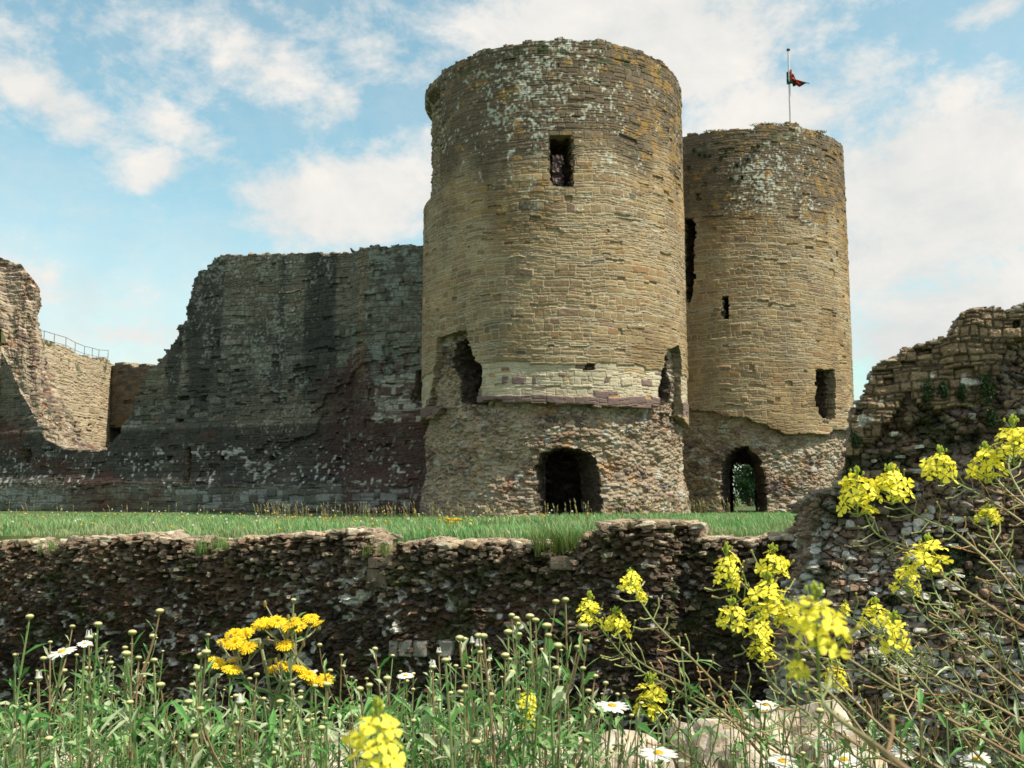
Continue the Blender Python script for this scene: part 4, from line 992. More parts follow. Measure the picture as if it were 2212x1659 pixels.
# ================================================================== TREES beyond the far doorway
def tree(name, label, x, y, h, w_, seed):
    r_ = np.random.RandomState(seed)
    t = thing(name, label, 'tree', (x, y, -1.2), 'trees beyond the doorway')
    b = MB(); b.tube([(x, y, -1.2), (x+.1, y, h*.3), (x, y+.1, h*.6)], .22, (.06, .045, .03), 7, .08)
    for k in range(6):
        a = r_.uniform(0, 6.28); b.tube([(x, y, h*.15+k*.1*h*.6), (x+math.cos(a)*w_*.5, y+math.sin(a)*w_*.5, h*.35+k*.1*h*.7)], .07, (.06, .045, .03), 5, .02)
    b.build('trunk', M_STEM, t)
    n = 9000; m = 34; cc = np.stack([r_.uniform(-1, 1, m)*w_*.8, r_.uniform(-1, 1, m)*w_*.6, r_.uniform(-.02, .9, m)*h], -1)+np.array([x, y, -.9])
    k = r_.randint(0, m, n); d = r_.normal(size=(n, 3)); d /= np.linalg.norm(d, axis=1, keepdims=True); P = cc[k]+d*(r_.rand(n)**.4)[:, None]*w_*.32
    P = P[P[:, 2] > -1.1]; n = len(P)
    a = r_.normal(size=(n, 3)); a /= np.linalg.norm(a, axis=1, keepdims=True); c = np.cross(a, r_.normal(size=(n, 3))); c /= np.linalg.norm(c, axis=1, keepdims=True)
    s = (.12*r_.uniform(.5, 1.3, n))[:, None]
    V = np.stack([P-a*s, P+c*s*.6, P+a*s, P-c*s*.6], 1).reshape(-1, 3); F = np.arange(n)[:, None]*4+np.arange(4)[None]
    mk('crown', V, F, M_LEAF, t, np.repeat(np.array([.035, .085, .03])*r_.uniform(.5, 1.5, (n, 1)), 4, 0))
tree('leafy_tree', 'dark green leafy tree filling the left of the far doorway', 20.2, 86, 5.5, 2.6, 1301)
tree('leafy_tree', 'dark green leafy tree filling the middle of the far doorway', 22.6, 88, 6.5, 2.8, 1302)
tree('leafy_tree', 'dark green leafy tree filling the right of the far doorway', 24.8, 87, 6.0, 2.6, 1303)

# ================================================================== FOREGROUND PLANTS
UPV = np.array([0, 0, 1.])
def nrmz(v): return v/max(np.linalg.norm(v), 1e-9)
def lance(b, root, direc, length, width, col, rr, droop=.3, tooth=.25):
    """a narrow toothed leaf"""
    d = nrmz(np.array(direc)); side = nrmz(np.cross(d, UPV)+np.array([rr.gauss(0, .3), rr.gauss(0, .3), rr.gauss(0, .3)])); nrm_ = nrmz(np.cross(side, d))
    n = 6; V = []; 
    prof = [.25, .55, .95, 1.0, .65, .05]
    for i in range(n):
        t = i/(n-1); c = np.array(root)+d*length*t-UPV*droop*length*t*t+nrm_*0
        w_ = width*prof[i]*(1+tooth*(1 if i % 2 else -1)*.8)
        fold = nrm_*w_*.35
        V += [c-side*w_+fold, c, c+side*w_+fold]
    V = np.array(V); F = []
    for i in range(n-1):
        a = i*3; F += [[a, a+1, a+4, a+3], [a+1, a+2, a+5, a+4]]
    b.add(V, F, col)
G_L = [(.10, .27, .06), (.15, .32, .09), (.24, .38, .14), (.065, .18, .04), (.40, .47, .28)]
G_S = [(.20, .25, .10), (.26, .27, .12), (.16, .22, .08), (.24, .17, .09)]
vs1, fs1 = ICO[2]
def bud(parent, c, r, rr, white=False):
    b = MB()
    low = vs1[:, 2] < .15
    col = np.where(low[:, None], np.array([[.20, .24, .08]]), np.array([[.74, .68, .36]] if not white else [[.75, .74, .66]]))
    sh = vs1*np.array([1.05, 1.05, .66]); sh[:, 2] = np.where(low, sh[:, 2], sh[:, 2]*.9)
    tilt = np.array([rr.gauss(0, .12), rr.gauss(0, .12), 0])
    q_ = sh*r+np.array(c)+np.outer(sh[:, 2]*r, tilt)
    b.add(q_, fs1, col)
    if white:
        for k in range(9):
            a = k/9*6.283+rr.random(); o = np.array([math.cos(a), math.sin(a), 0])
            p0 = np.array(c)+o*r*.75+UPV*r*.1; p1 = p0-o*r*rr.uniform(.0, .55)+UPV*r*rr.uniform(1.3, 1.9); s_ = np.cross(o, UPV)*r*.3
            b.add([p0-s_, p0+s_, p1+s_*.4, p1-s_*.4], [[0, 1, 2, 3]], (.85, .84, .78))
    return b.build('bud' if not white else 'half_open_flower', M_PETAL, parent, True)
def daisy_head(parent, c, r, axis, rr, npet=20):
    ax = nrmz(np.array(axis)); s_ = nrmz(np.cross(ax, np.array([.3, .9, .1]))); t_ = np.cross(ax, s_)
    h = bpy.data.objects.new('x', None); bpy.data.objects.remove(h)
    b = MB()
    for k in range(npet):
        a = k/npet*6.283+rr.uniform(-.08, .08); o = s_*math.cos(a)+t_*math.sin(a); p = s_*-math.sin(a)+t_*math.cos(a)
        L = r*rr.uniform(.88, 1.06); w_ = r*.13; dr = rr.uniform(-.05, .28)
        V = []
        for i, (q1_, ww) in enumerate(((.25, .7), (.5, 1), (.8, 1.05), (1.0, .55))):
            m = np.array(c)+o*L*q1_+ax*(r*.12-dr*r*(q1_**2)*.5+(.05*r)); V += [m-p*w_*ww, m+p*w_*ww]
        b.add(V, [[0, 1, 3, 2], [2, 3, 5, 4], [4, 5, 7, 6]], (.84, .83, .78))
    f = b.build('petals', M_PETAL, parent)
    b = MB(); q_ = vs1*np.array([1, 1, 1])
    w3 = q_[:, :1]*s_*r*.3+q_[:, 1:2]*t_*r*.3+q_[:, 2:]*ax*r*.16+np.array(c)+ax*r*.14
    b.add(w3, fs1, (.72, .48, .03)); b.build('flower_centre', M_PETAL, parent, True)
    b = MB(); w3 = q_[:, :1]*s_*r*.34+q_[:, 1:2]*t_*r*.34+q_[:, 2:]*ax*r*.16+np.array(c)-ax*r*.03
    b.add(w3, fs1, (.35, .33, .06)); b.build('sepals', M_PETAL, parent, True)
def curve(p0, p1, bend, n=7):
    p0 = np.array(p0, float); p1 = np.array(p1, float); m = (p0+p1)/2+np.array(bend)
    t = np.linspace(0, 1, n)[:, None]; return (1-t)**2*p0+2*t*(1-t)*m+t*t*p1
def along(pts, t):
    pts = np.asarray(pts); i = t*(len(pts)-1); k = int(min(i, len(pts)-2)); return pts[k]+(pts[k+1]-pts[k])*(i-k), nrmz(pts[k+1]-pts[k])

def bud_plant(seed, h=.45):
    """variant: a daisy stalk with closed buds; built at the origin"""
    rr = random.Random(seed)
    t = thing('daisy_plant', '', 'plant', (0, 0, 0))
    stem = MB(); lv = MB(); top = (rr.uniform(-.05, .05), rr.uniform(-.03, .03), h)
    main = curve((0, 0, 0), top, (rr.uniform(-.03, .03), rr.uniform(-.02, .02), 0), 9)
    sc = rr.choice(G_S); stem.tube(main, .0022, sc, 5, .0011)
    ends = [(main[-1], rr.random() < .12)]
    nb = rr.choice([1, 1, 2, 2, 3])
    for k in range(nb):
        p, d = along(main, rr.uniform(.45, .86)); a = rr.uniform(0, 6.28); o = np.array([math.cos(a), math.sin(a)*.6, 0])
        L = rr.uniform(.05, .12); e_ = p+o*L*.55+UPV*L
        br = curve(p, e_, o*L*.18, 5); stem.tube(br, .0013, sc, 4, .0009); ends.append((e_, rr.random() < .1))
        for j in range(3):
            p2_, d2 = along(br, rr.uniform(.1, .85)); a2 = rr.uniform(0, 6.28)
            lance(lv, p2_, (math.cos(a2)*.8, math.sin(a2)*.5, .8), rr.uniform(.012, .025), .0022, rr.choice(G_L), rr, .1)
    nl = 46
    for k in range(nl):
        tt_ = (k+rr.random())/nl*.95+.02; p, d = along(main, tt_); a = k*2.4+rr.uniform(-.4, .4)
        L = rr.uniform(.022, .05)*(1.25-.6*tt_); lance(lv, p, (math.cos(a), math.sin(a)*.8, rr.uniform(.3, 1.5)), L, L*rr.uniform(.06, .11), rr.choice(G_L), rr, rr.uniform(.05, .45))
    stem.build('stem', M_STEM, t); lv.build('leaves', M_LEAF, t)
    for e_, wht in ends: bud(t, e_+UPV*.002, rr.uniform(.0026, .0050) if not wht else .0046, rr, wht)
    return t
variants = [bud_plant(2000+k) for k in range(14)]
rr = random.Random(77)
def zone(x):
    if x < 300: return 'at the lower left under the dark moat wall'
    if x < 640: return 'around the base of the yellow ragwort'
    if x < 900: return 'between the ragwort and the blurred yellow cluster'
    if x < 1250: return 'at the bottom centre before the moat wall'
    if x < 1700: return 'among the thin mustard stems right of centre'
    return 'near the pale rocks at lower right'
def topline(x):
    return np.interp(x, [0, 100, 240, 330, 460, 560, 700, 800, 900, 1000, 1080, 1200, 1250, 1400, 1700, 2212], [1500, 1440, 1380, 1400, 1440, 1480, 1470, 1440, 1410, 1430, 1350, 1320, 1470, 1500, 1520, 1560])
LAND = [(0, 'at the left edge'), (110, 'near the leftmost white daisy'), (230, 'right of the leftmost white daisies'), (330, 'well left of the ragwort'), (430, 'just left of the ragwort'), (530, 'before the ragwort left half'), (640, 'before the ragwort right half'), (720, 'just right of the ragwort'), (815, 'by the big blurred yellow cluster'), (900, 'below the pale corbel stones'), (1000, 'right of the corbel stones'), (1110, 'by the narrow mustard spray'), (1210, 'left of the arching mustard'), (1330, 'beside the flat edge-on daisy'), (1450, 'under the long mustard stems'), (1600, 'left of the largest pale rock'), (1750, 'by the largest pale rock'), (1900, 'right of the largest pale rock'), (2120, 'in the lower right corner')]
def daisy_label(x, y, Y, n, hf):
    
    place = min(LAND, key=lambda q: abs(q[0]-x))[1]
    size = 'tallest' if y < 1375 else 'tall' if y < 1430 else 'middling' if y < 1490 else 'short' if y < 1560 else 'very low'
    dist = 'front' if Y < 1.25 else 'rear' if Y > 1.6 else 'middle'
    return '%s %s-row daisy stalk, %s, %s' % (size, dist, ('%d heads one part-open' % n) if hf else ('%d closed buds' % n), place)
used = set(); SEEN = {}
spots = []
for k in range(175):
    x = rr.uniform(-30, 1260) if rr.random() < .86 else rr.uniform(1260, 2200)
    spots.append((x, topline(x)+abs(rr.gauss(0, 75)), rr.uniform(1.0, 1.9)))
spots += [(237, 1345, 1.2), (96, 1400, 1.25), (183, 1390, 1.15), (330, 1375, 1.2), (458, 1370, 1.3), (690, 1305, 1.2), (1215, 1305, 1.2), (1125, 1345, 1.3), (1090, 1372, 1.2), (985, 1440, 1.2), (875, 1400, 1.3), (1560, 1495, 1.3), (1660, 1445, 1.25), (1505, 1400, 1.3), (0, 1340, 1.2), (760, 1410, 1.3), (1020, 1390, 1.25), (1060, 1410, 1.2)]
for k, (x, y, Y) in enumerate(spots):
    vi = k % len(variants); v = variants[vi]
    o = v if vi not in used else copy_tree(v); used.add(vi)
    tp = at(x, y, Y); z0 = -.66; hh = tp[2]-z0
    sc_ = hh/.45; o.location = (tp[0], tp[1], z0); s2 = sc_*rr.uniform(.8, 1.0)
    o.scale = (max(s2, .75), max(s2, .75), sc_); o.rotation_euler = (0, 0, rr.uniform(0, 6.28))
    nb_ = len([c for c in o.children if c.name.startswith(('bud', 'half_open'))]); hf = any(c.name.startswith('half_open') for c in o.children)
    o['label'] = daisy_label(x, y, Y, nb_, hf); SEEN.setdefault(o['label'], []).append((x, o)); o['category'] = 'plant'; o['group'] = 'daisy stalks in bud on the near bank'
for lab, L_ in SEEN.items():
    if len(L_) > 1:
        L_.sort(key=lambda q: q[0]); nm = {2: ['left one', 'right one'], 3: ['left one', 'middle one', 'right one']}.get(len(L_), ['leftmost', 'second', 'third', 'fourth', 'fifth', 'sixth'])
        for (x_, o_), w__ in zip(L_, nm): o_['label'] = lab+', '+w__
# low ground leaves filling the bottom
b = MB()
for k in range(2300):
    x = rr.uniform(-40, 1300) if rr.random() < .82 else rr.uniform(1300, 2212); Y = rr.uniform(1.0, 1.9)
    q_ = at(x, rr.uniform(1530, 1700), Y)
    if x > 1300 and rr.random() < .4: continue
    a = rr.uniform(0, 6.28); L = rr.uniform(.015, .042)
    lance(b, q_, (math.cos(a), math.sin(a), rr.uniform(.2, 1.8)), L, L*rr.uniform(.06, .12), rr.choice(G_L), rr, rr.uniform(0, .5))
for k in range(420):
    x = rr.uniform(-40, 2230); Y = rr.uniform(1.0, 1.9); q_ = at(x, rr.uniform(1510, 1660), Y)
    b.tube(curve((q_[0]+rr.uniform(-.05, .05), q_[1], -.66), q_, (rr.uniform(-.03, .03), 0, 0), 4), .0014, rr.choice(G_S+[(.32, .25, .14)]), 3, .0006)
for k in range(1500):
    x = rr.uniform(-1500, -40) if k % 2 else rr.uniform(2230, 3700); Y = rr.uniform(1.0, 1.9); q_ = at(x, rr.uniform(1450, 1700), Y); a = rr.uniform(0, 6.28); L = rr.uniform(.02, .045)
    lance(b, q_, (math.cos(a), math.sin(a), rr.uniform(.2, 1.8)), L, L*rr.uniform(.06, .12), rr.choice(G_L), rr, rr.uniform(0, .5))
    if k % 4 == 0: b.tube(curve((q_[0]+rr.uniform(-.05, .05), q_[1], -.66), q_, (rr.uniform(-.03, .03), 0, 0), 4), .0014, rr.choice(G_S), 3, .0006)
b.build('undergrowth', M_LEAF, None, kind='stuff')

# open daisies
DS = [(136, 1412, .021, 1.2, (-.25, -.25, 1), 'white daisy open towards the sky at far left'),
      (876, 1462, .013, 1.25, (0, -.2, 1), 'small half-open white daisy below the corbel stones'),
      (1322, 1530, .024, 1.2, (.05, -.12, 1), 'flat white daisy seen edge-on below the long mustard stems'),
      (1655, 1527, .020, 1.25, (0, -.2, 1), 'white daisy just above the largest pale rock'),
      (1797, 1487, .020, 1.3, (0, -.3, 1), 'white daisy tucked behind yellow mustard flowers'),
      (1767, 1606, .020, 1.3, (0, -.2, 1), 'white daisy low between the two lower right rocks'),
      (1823, 1645, .022, 1.2, (0, -.3, 1), 'white daisy at the bottom right of the thick blurred stem base'),
      (1949, 1630, .018, 1.3, (.1, -.3, 1), 'white daisy half hidden in the brown stems at lower right'),
      (2110, 1645, .022, 1.25, (-.3, -.3, 1), 'white daisy nearest the lower right corner'),
      (1422, 1633, .026, 1.15, (0, -.12, 1), 'wide white daisy lying flat against the cream rock'),
      (1690, 1650, .024, 1.2, (0, -.2, 1), 'white daisy at the bottom edge below the rock'),
      (183, 1392, .010, 1.15, (.1, -.3, 1), 'narrow half-closed white daisy beside the open one at far left'),
      (675, 1453, .009, 1.25, (-.2, -.2, 1), 'small pinkish-white daisy right below the ragwort')]
for (x, y, r, Y, ax, lab) in DS:
    c = at(x, y, Y); root = (c[0]+rr.uniform(-.05, .03), c[1]+.02, -.66)
    t = thing('daisy', lab, 'flower', root, 'open white daisies')
    s_ = curve(root, c, (rr.uniform(-.02, .02), 0, .03), 9); b = MB(); b.tube(s_, .002, (.17, .24, .08), 5, .0014); b.build('stem', M_STEM, t)
    b = MB()
    for k in range(7):
        p, d = along(s_, rr.uniform(.15, .9)); a = rr.uniform(0, 6.28); lance(b, p, (math.cos(a), math.sin(a)*.7, 1), .03, .003, rr.choice(G_L), rr)
    b.build('leaves', M_LEAF, t); daisy_head(t, c, r*.82, ax, rr)

# ---- ragwort
def rag_head(parent, c, r, ax, rr):
    ax = nrmz(np.array(ax)); s_ = nrmz(np.cross(ax, np.array([.3, .9, .1]))); t_ = np.cross(ax, s_); b = MB()
    for lay in range(3):
        n = 22-lay*5; rl_ = r*(1-.27*lay)
        for k in range(n):
            a = (k+.5*lay)/n*6.283+rr.uniform(-.08, .08); o = s_*math.cos(a)+t_*math.sin(a); p = s_*-math.sin(a)+t_*math.cos(a)
            up_ = .34+.30*lay; w_ = r*.085; c0 = np.array(c)+o*r*.12; c1 = np.array(c)+(o*.6+ax*up_)*rl_*rr.uniform(.9, 1.05); c2 = np.array(c)+(o*1.0+ax*(up_-.08))*rl_*rr.uniform(.9, 1.08)
            b.add([c0-p*w_*.5, c0+p*w_*.5, c1+p*w_, c1-p*w_, c2+p*w_*.8, c2-p*w_*.8], [[0, 1, 2, 3], [3, 2, 4, 5]], np.array((.92, .66, .02))*rr.uniform(.9, 1.08))
    q_ = vs1*r*.35; w3 = q_[:, :1]*s_*1+q_[:, 1:2]*t_*1+q_[:, 2:]*ax*1.2+np.array(c)-ax*r*.25
    b.add(w3, fs1, (.20, .22, .09)); b.build('flower_head', M_PETAL, parent)
RH = [(1620, 780), (1715, 765), (1790, 790), (1850, 800), (1925, 745), (1965, 780), (1455, 845), (1520, 838), (1400, 905), (1455, 900), (1548, 925), (1770, 915), (1340, 1020), (1450, 1005), (1430, 1065), (1690, 1060), (1765, 1045), (1850, 1060), (1905, 1100), (1955, 1132), (2010, 1130), (1820, 770), (1660, 775), (1490, 915)]
t = thing('ragwort_plant', 'ragwort with flat-topped clusters of bright yellow many-petalled flowers, left of centre', 'plant', at(590, 1659, 1.25)*np.array([1, 1, 0])+np.array([0, 0, -.66]))
base = np.array(t.location); st = MB(); hubs = {0: at(520, 1450, 1.25), 1: at(560, 1380, 1.28), 2: at(640, 1420, 1.25), 3: at(620, 1390, 1.26), 4: at(610, 1470, 1.22)}
node = at(588, 1540, 1.25); st.tube(curve(base, node, (.01, 0, 0), 6), .004, (.20, .25, .10), 6, .003)
for k in hubs: st.tube(curve(node, hubs[k], (rr.uniform(-.01, .01), 0, 0), 6), .0024, (.24, .27, .13), 5, .0018)
for (cx, cy) in RH:
    x = cx*.3488; y = 1080+cy*.3488; c = at(x, y, 1.25+rr.uniform(-.04, .04)); hk = min(hubs, key=lambda k: np.linalg.norm(hubs[k]-c)+(.2 if hubs[k][2] > c[2] else 0))
    st.tube(curve(hubs[hk], c, (rr.uniform(-.01, .01), 0, -.008), 6), .0013, (.30, .32, .17), 4, .0011)
    rag_head(t, c, rr.uniform(.0105, .013), (rr.uniform(-.45, .45), rr.uniform(-.7, -.1), 1), rr)
for k in range(22):
    b = MB(); hh = hubs[rr.choice(list(hubs))]; c = hh+np.array([rr.gauss(0, .02), rr.gauss(0, .015), rr.uniform(.0, .05)])
    st.tube(curve(hh, c, (0, 0, 0), 3), .0008, (.30, .28, .16), 3); b.add(vs1*np.array([.0022, .0022, .0045])+c, fs1, (.34, .24, .08)); b.build('seed_head', M_PETAL, t)
st.build('stem', M_STEM, t)
b = MB()
for k in range(26):
    p = node+(base-node)*rr.random() if k % 2 else node+(hubs[rr.choice(list(hubs))]-node)*rr.random(); a = rr.uniform(0, 6.28)
    lance(b, p, (math.cos(a), math.sin(a)*.6, .6), rr.uniform(.03, .06), .006, rr.choice(G_L), rr, .4, .5)
b.build('leaves', M_LEAF, t)

# ---- wild mustard
def petal(b, c, o, ax, p, L, col, cup):
    V = []
    for q1_, ww, lift in ((.12, .12, 0), (.45, .28, .12), (.75, .46, .12), (.95, .36, .04)):
        m = c+o*L*q1_+ax*L*(lift*cup); V += [m-p*L*ww+ax*L*.04, m, m+p*L*ww+ax*L*.04]
    F = []
    for i in range(3):
        a = i*3; F += [[a, a+1, a+4, a+3], [a+1, a+2, a+5, a+4]]
    b.add(V, F, col)
def raceme(parent, c, R_, tall, rr, nf=None, YEL=(.95, .87, .09)):
    """cluster of four-petalled flowers round a tip; c centre of the cluster, R_ its half width"""
    fb = MB(); sb = MB(); nf = nf or int(13+5*tall)
    ps = R_*.36; c = np.array(c)
    for k in range(nf):
        t_ = k/(nf-1); a = k*2.4+rr.uniform(-.3, .3); zz = (-.95+1.45*t_)*R_*tall*.85+rr.uniform(-.12, .12)*R_
        rad_ = R_*.86*math.sqrt(max(.10, 1-(max(t_-.35, 0)/.72)**2))*rr.uniform(.7, 1.15)
        o = np.array([math.cos(a), math.sin(a), 0]); fc = c+o*rad_*.78+UPV*zz
        sb.tube([c+UPV*(zz-R_*.35), fc], R_*.02, (.26, .33, .06), 3)
        ax = nrmz(o*.55+UPV*(.45+.6*t_)+np.array([rr.gauss(0, .4), rr.gauss(0, .4), rr.gauss(0, .3)])); s_ = nrmz(np.cross(ax, np.array([.2, .3, .9]))); u_ = np.cross(ax, s_); r0_ = rr.uniform(0, 1.5)
        yc = np.array(YEL)*rr.uniform(.85, 1.08)
        for j in range(4):
            an = r0_+j*1.571+rr.uniform(-.15, .15); oo = s_*math.cos(an)+u_*math.sin(an); pp_ = -s_*math.sin(an)+u_*math.cos(an)
            petal(fb, fc, oo, ax, pp_, ps*rr.uniform(.85, 1.15), yc, rr.uniform(.3, 1.6))
        fb.add(ICO[1][0]*ps*.14+fc+ax*ps*.15, ICO[1][1], (.62, .50, .02))
    for k in range(14):
        a = rr.uniform(0, 6.28); rad_ = rr.uniform(0, .32)*R_; p = c+np.array([math.cos(a)*rad_, math.sin(a)*rad_, R_*tall*(.78+.22*rr.random())-rad_*.5])
        fb.add(ICO[1][0]*np.array([.055, .055, .10])*R_+p, ICO[1][1], (.46, .55, .06)); sb.tube([c+UPV*R_*.3, p], R_*.018, (.28, .36, .08), 3)
    f = fb.build('flower_cluster', M_PETAL, parent); sb.tube([c-UPV*R_*tall*1.1, c+UPV*R_*tall*.75], R_*.035, (.22, .32, .08), 5); s__ = sb.build('flower_stalks', M_STEM, parent)
    s__.parent = f; s__.location = (0, 0, 0)
def mustard(label, Y, clusters, stems, seed, thick=1.0, root=None, pods=True, dense=1.0):
    rr = random.Random(seed); last = stems[0][-1]; e0 = at(last[0], last[1], Y)
    root = np.array(root) if root is not None else np.array([e0[0]+.25, e0[1]+.1, -.66])
    t = thing('mustard_plant', label, 'plant', tuple(root), 'wild mustard plants leaning in from the right')
    for si, sp in enumerate(stems):
        pts = [at(x, y, Y+.05*math.sin(i*.7+si)) for i, (x, y) in enumerate(sp)]; e = pts[-1]
        pts += [(e*.5+root*.5)+np.array([0, 0, .03]), root]
        pts = np.array(pts)
        # smooth the line
        tt_ = np.linspace(0, len(pts)-1, len(pts)*4); P_ = np.stack([np.interp(tt_, range(len(pts)), pts[:, k]) for k in range(3)], -1)
        for _ in range(3): P_[1:-1] = (P_[:-2]+2*P_[1:-1]+P_[2:])/4
        n = len(P_); tcol = np.linspace(0, 1, n)
        b = MB(); V, F = tube(P_, .0009*thick*Y/1.2, 5, .0021*thick*Y/1.2)
        green = np.array([.17, .26, .09]); tan = np.array([.33, .24, .14]); red = np.array([.24, .13, .07])
        g_ = np.clip(np.repeat(tcol, 5)*1.5-.15+.15*math.sin(si), 0, 1)[:, None]; C = green*(1-g_)+(tan if si % 3 else red*.6+tan*.4)*g_
        b.add(V, F, C); so_ = b.build('stem', M_STEM, t)
        if pods:
            b = MB(); Ltot = np.linalg.norm(np.diff(P_[:len(sp)*4], axis=0), axis=1).sum(); np_ = int(Ltot/.016*dense)
            for k in range(np_):
                f_ = (k+rr.random())/max(np_, 1)*.8+.04; p, d = along(P_[:len(sp)*4], f_); d = -d
                sd_ = nrmz(np.cross(d, np.array([0, 1, 0]))); sgn_ = 1 if k % 2 else -1
                o = nrmz(sd_*sgn_*rr.uniform(.5, 1.1)+d*rr.uniform(.25, .9)+np.array([0, rr.gauss(0, .45), 0])); L = rr.uniform(.008, .026)
                q1_ = p+o*L; q2_ = q1_+(o*.7+d*.6)*L*.5
                cc = (.27, .30, .11) if f_ < .4 or rr.random() < .35 else (.34, .21, .10)
                b.tube([p, p+o*L*.6, q1_, q2_], .0007, cc, 3, .0011)
                if rr.random() < .75: b.add(ICO[1][0]*.0016+q2_, ICO[1][1], (.40, .34, .10))
            b.build('seed_pods', M_STEM, t).parent = so_
            ch = so_.children[0]; ch.location = (0, 0, 0)
    for (x, y, rad_, tall) in clusters:
        raceme(t, at(x, y, Y+rr.uniform(-.03, .03)), rad_*1.12*.463/FPX*Y, tall, rr)
    lb = MB()
    for k in range(12 if Y > .8 else 0):
        sp = stems[k % len(stems)]; i = rr.randint(len(sp)//2, len(sp)-1); c = at(sp[i][0], sp[i][1], Y)
        lance(lb, c, (rr.uniform(-1, 1), rr.uniform(-.6, .6), rr.uniform(-.1, .9)), rr.uniform(.02, .045), rr.uniform(.0015, .0035), rr.choice(G_L), rr, .4, .5)
    lb.build('leaves', M_LEAF, t)
    return t
mustard('leftmost of the arching mustard plants, long thin stems over the dark moat wall', 1.3,
    [(1274, 1318, 32, 1.15), (1330, 1340, 30, .9), (1362, 1253, 27, .85), (1386, 1285, 13, .9), (1406, 1503, 38, 1.15)],
    [[(1276, 1330), (1292, 1349), (1346, 1419), (1390, 1454), (1463, 1491), (1555, 1542), (1631, 1583), (1726, 1647)],
     [(1331, 1345), (1343, 1397), (1390, 1438), (1473, 1473), (1536, 1514), (1587, 1561), (1663, 1653)],
     [(1364, 1262), (1375, 1283), (1409, 1340), (1454, 1384), (1501, 1428), (1536, 1466), (1583, 1510), (1615, 1567), (1675, 1653)],
     [(1402, 1510), (1422, 1558), (1444, 1602), (1479, 1628), (1540, 1665)]], 3001)
mustard('mustard plant with a dense group of six yellow clusters left of the large blurred one', 1.15,
    [(1572, 1222, 33, 1.35), (1669, 1212, 34, 1.0), (1657, 1285, 46, 1.0), (1580, 1326, 33, .95), (1640, 1352, 30, .8), (1645, 1396, 30, .9), (1700, 1325, 30, .9)],
    [[(1574, 1240), (1587, 1289), (1631, 1314), (1688, 1340), (1800, 1400), (1950, 1500), (2212, 1640)],
     [(1670, 1225), (1668, 1280), (1680, 1330), (1760, 1420), (1850, 1520), (1980, 1640)],
     [(1582, 1335), (1610, 1370), (1660, 1400), (1740, 1450), (1830, 1530), (1900, 1640)],
     [(1644, 1400), (1653, 1460), (1694, 1501), (1742, 1539), (1800, 1575), (1900, 1640)]], 3002, root=(1.05, 1.35, -.66))
mustard('mustard plant with the largest out-of-focus cluster and thick stem, right of centre', .50,
    [(1765, 1340, 66, 1.1), (1722, 1440, 26, 1.0)],
    [[(1763, 1360), (1764, 1416), (1770, 1483), (1780, 1526), (1823, 1563), (1874, 1595), (1928, 1638), (2000, 1690)]], 3003, thick=2.0, root=(.62, .7, -.64), dense=.35)
mustard('mustard plant with small clusters just right of the large blurred one', 1.25,
    [(1805, 1455, 32, .9), (1890, 1322, 33, .9), (1932, 1368, 38, 1.1), (1826, 1312, 12, 1.2)],
    [[(1800, 1440), (1834, 1435), (1914, 1483), (1995, 1510), (2088, 1550), (2155, 1585), (2230, 1625)],
     [(1826, 1325), (1888, 1373), (1941, 1419), (2021, 1461), (2128, 1512), (2230, 1568)],
     [(1935, 1385), (1938, 1440), (1943, 1500), (1975, 1570), (2010, 1610), (2040, 1665)],
     [(1893, 1330), (1925, 1400), (2000, 1480), (2060, 1560), (2130, 1665)]], 3004, root=(1.1, 1.4, -.66))
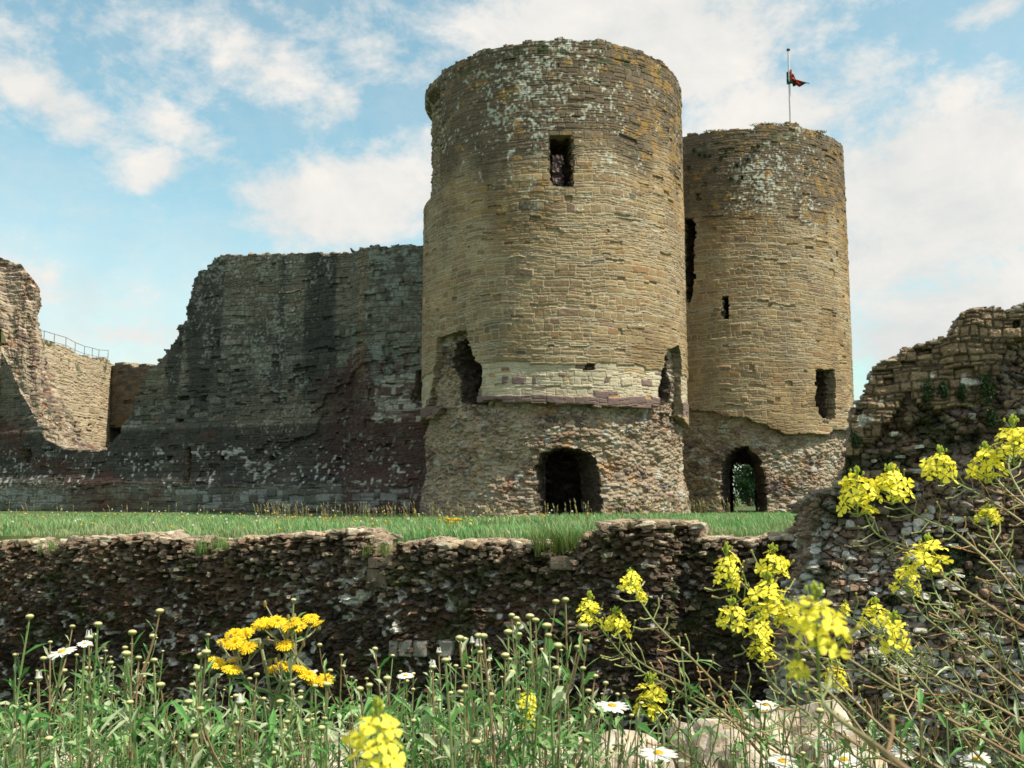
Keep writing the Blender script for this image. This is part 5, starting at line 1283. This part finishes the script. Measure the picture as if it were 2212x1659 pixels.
mustard('mustard plant before the ruined wall with a pair of clusters at its tip', 1.3,
    [(1851, 1058, 45, 1.0), (1925, 1040, 42, .9), (2002, 1196, 43, .9), (1957, 1243, 30, 1.25), (1872, 1100, 12, .8)],
    [[(1854, 1069), (1875, 1128), (1893, 1157), (1942, 1175), (1972, 1186), (2037, 1247), (2102, 1285), (2155, 1320), (2230, 1365)],
     [(1928, 1054), (1951, 1095), (2001, 1125), (2060, 1145), (2118, 1195), (2162, 1236), (2230, 1320)],
     [(1962, 1255), (1979, 1320), (2048, 1370), (2128, 1429), (2230, 1515)],
     [(2006, 1210), (2021, 1293), (2075, 1336), (2110, 1373), (2169, 1429), (2230, 1500)]], 3005, root=(1.25, 1.45, -.66))
mustard('mustard plant at the right edge whose clusters stand highest', 1.35,
    [(2031, 1000, 38, .9), (2130, 998, 40, .95), (2188, 948, 46, 1.0), (2132, 1108, 26, .7)],
    [[(2036, 1010), (2060, 1040), (2118, 1069), (2177, 1104), (2240, 1150)],
     [(2133, 1010), (2147, 1028), (2177, 1063), (2240, 1110)],
     [(2188, 960), (2175, 1010), (2200, 1060), (2245, 1120)],
     [(2130, 1112), (2136, 1157), (2162, 1192), (2191, 1230), (2240, 1290)]], 3006, root=(1.5, 1.5, -.66))
mustard('large blurred yellow flower cluster at the bottom left of centre', .47,
    [(815, 1590, 64, 1.1)],
    [[(822, 1605), (850, 1650), (900, 1690)]], 3007, thick=1.5, root=(-.02, .75, -.64), pods=False)
mustard('small narrow mustard spray standing among the daisy buds right of centre', 1.2,
    [(1140, 1512, 22, 1.1), (1138, 1553, 20, .9)],
    [[(1140, 1520), (1150, 1565), (1180, 1600), (1230, 1680)]], 3008, root=(.12, 1.3, -.66), pods=False)
# bare tangled stems at lower right
mustard('bare tangle of thin brown mustard stems in the lower right corner', 1.45, [],
    [[(1870 + 45*k, 1380 - 26*k + (k % 3)*40), (1960+38*k, 1450-20*k), (2050+30*k, 1530), (2130+24*k, 1600), (2200+20*k, 1680)] for k in range(9)], 3009, thick=.8, root=(1.1, 1.6, -.66))
mustard('older brown mustard stems crossing the rocks at the bottom right', 1.2, [],
    [[(1430+75*k, 1470+(k % 2)*35), (1530+70*k, 1540+(k % 3)*12), (1640+60*k, 1600+(k % 2)*14), (1760+50*k, 1680)] for k in range(6)], 3010, thick=.8, root=(.9, 1.3, -.66), dense=.6)
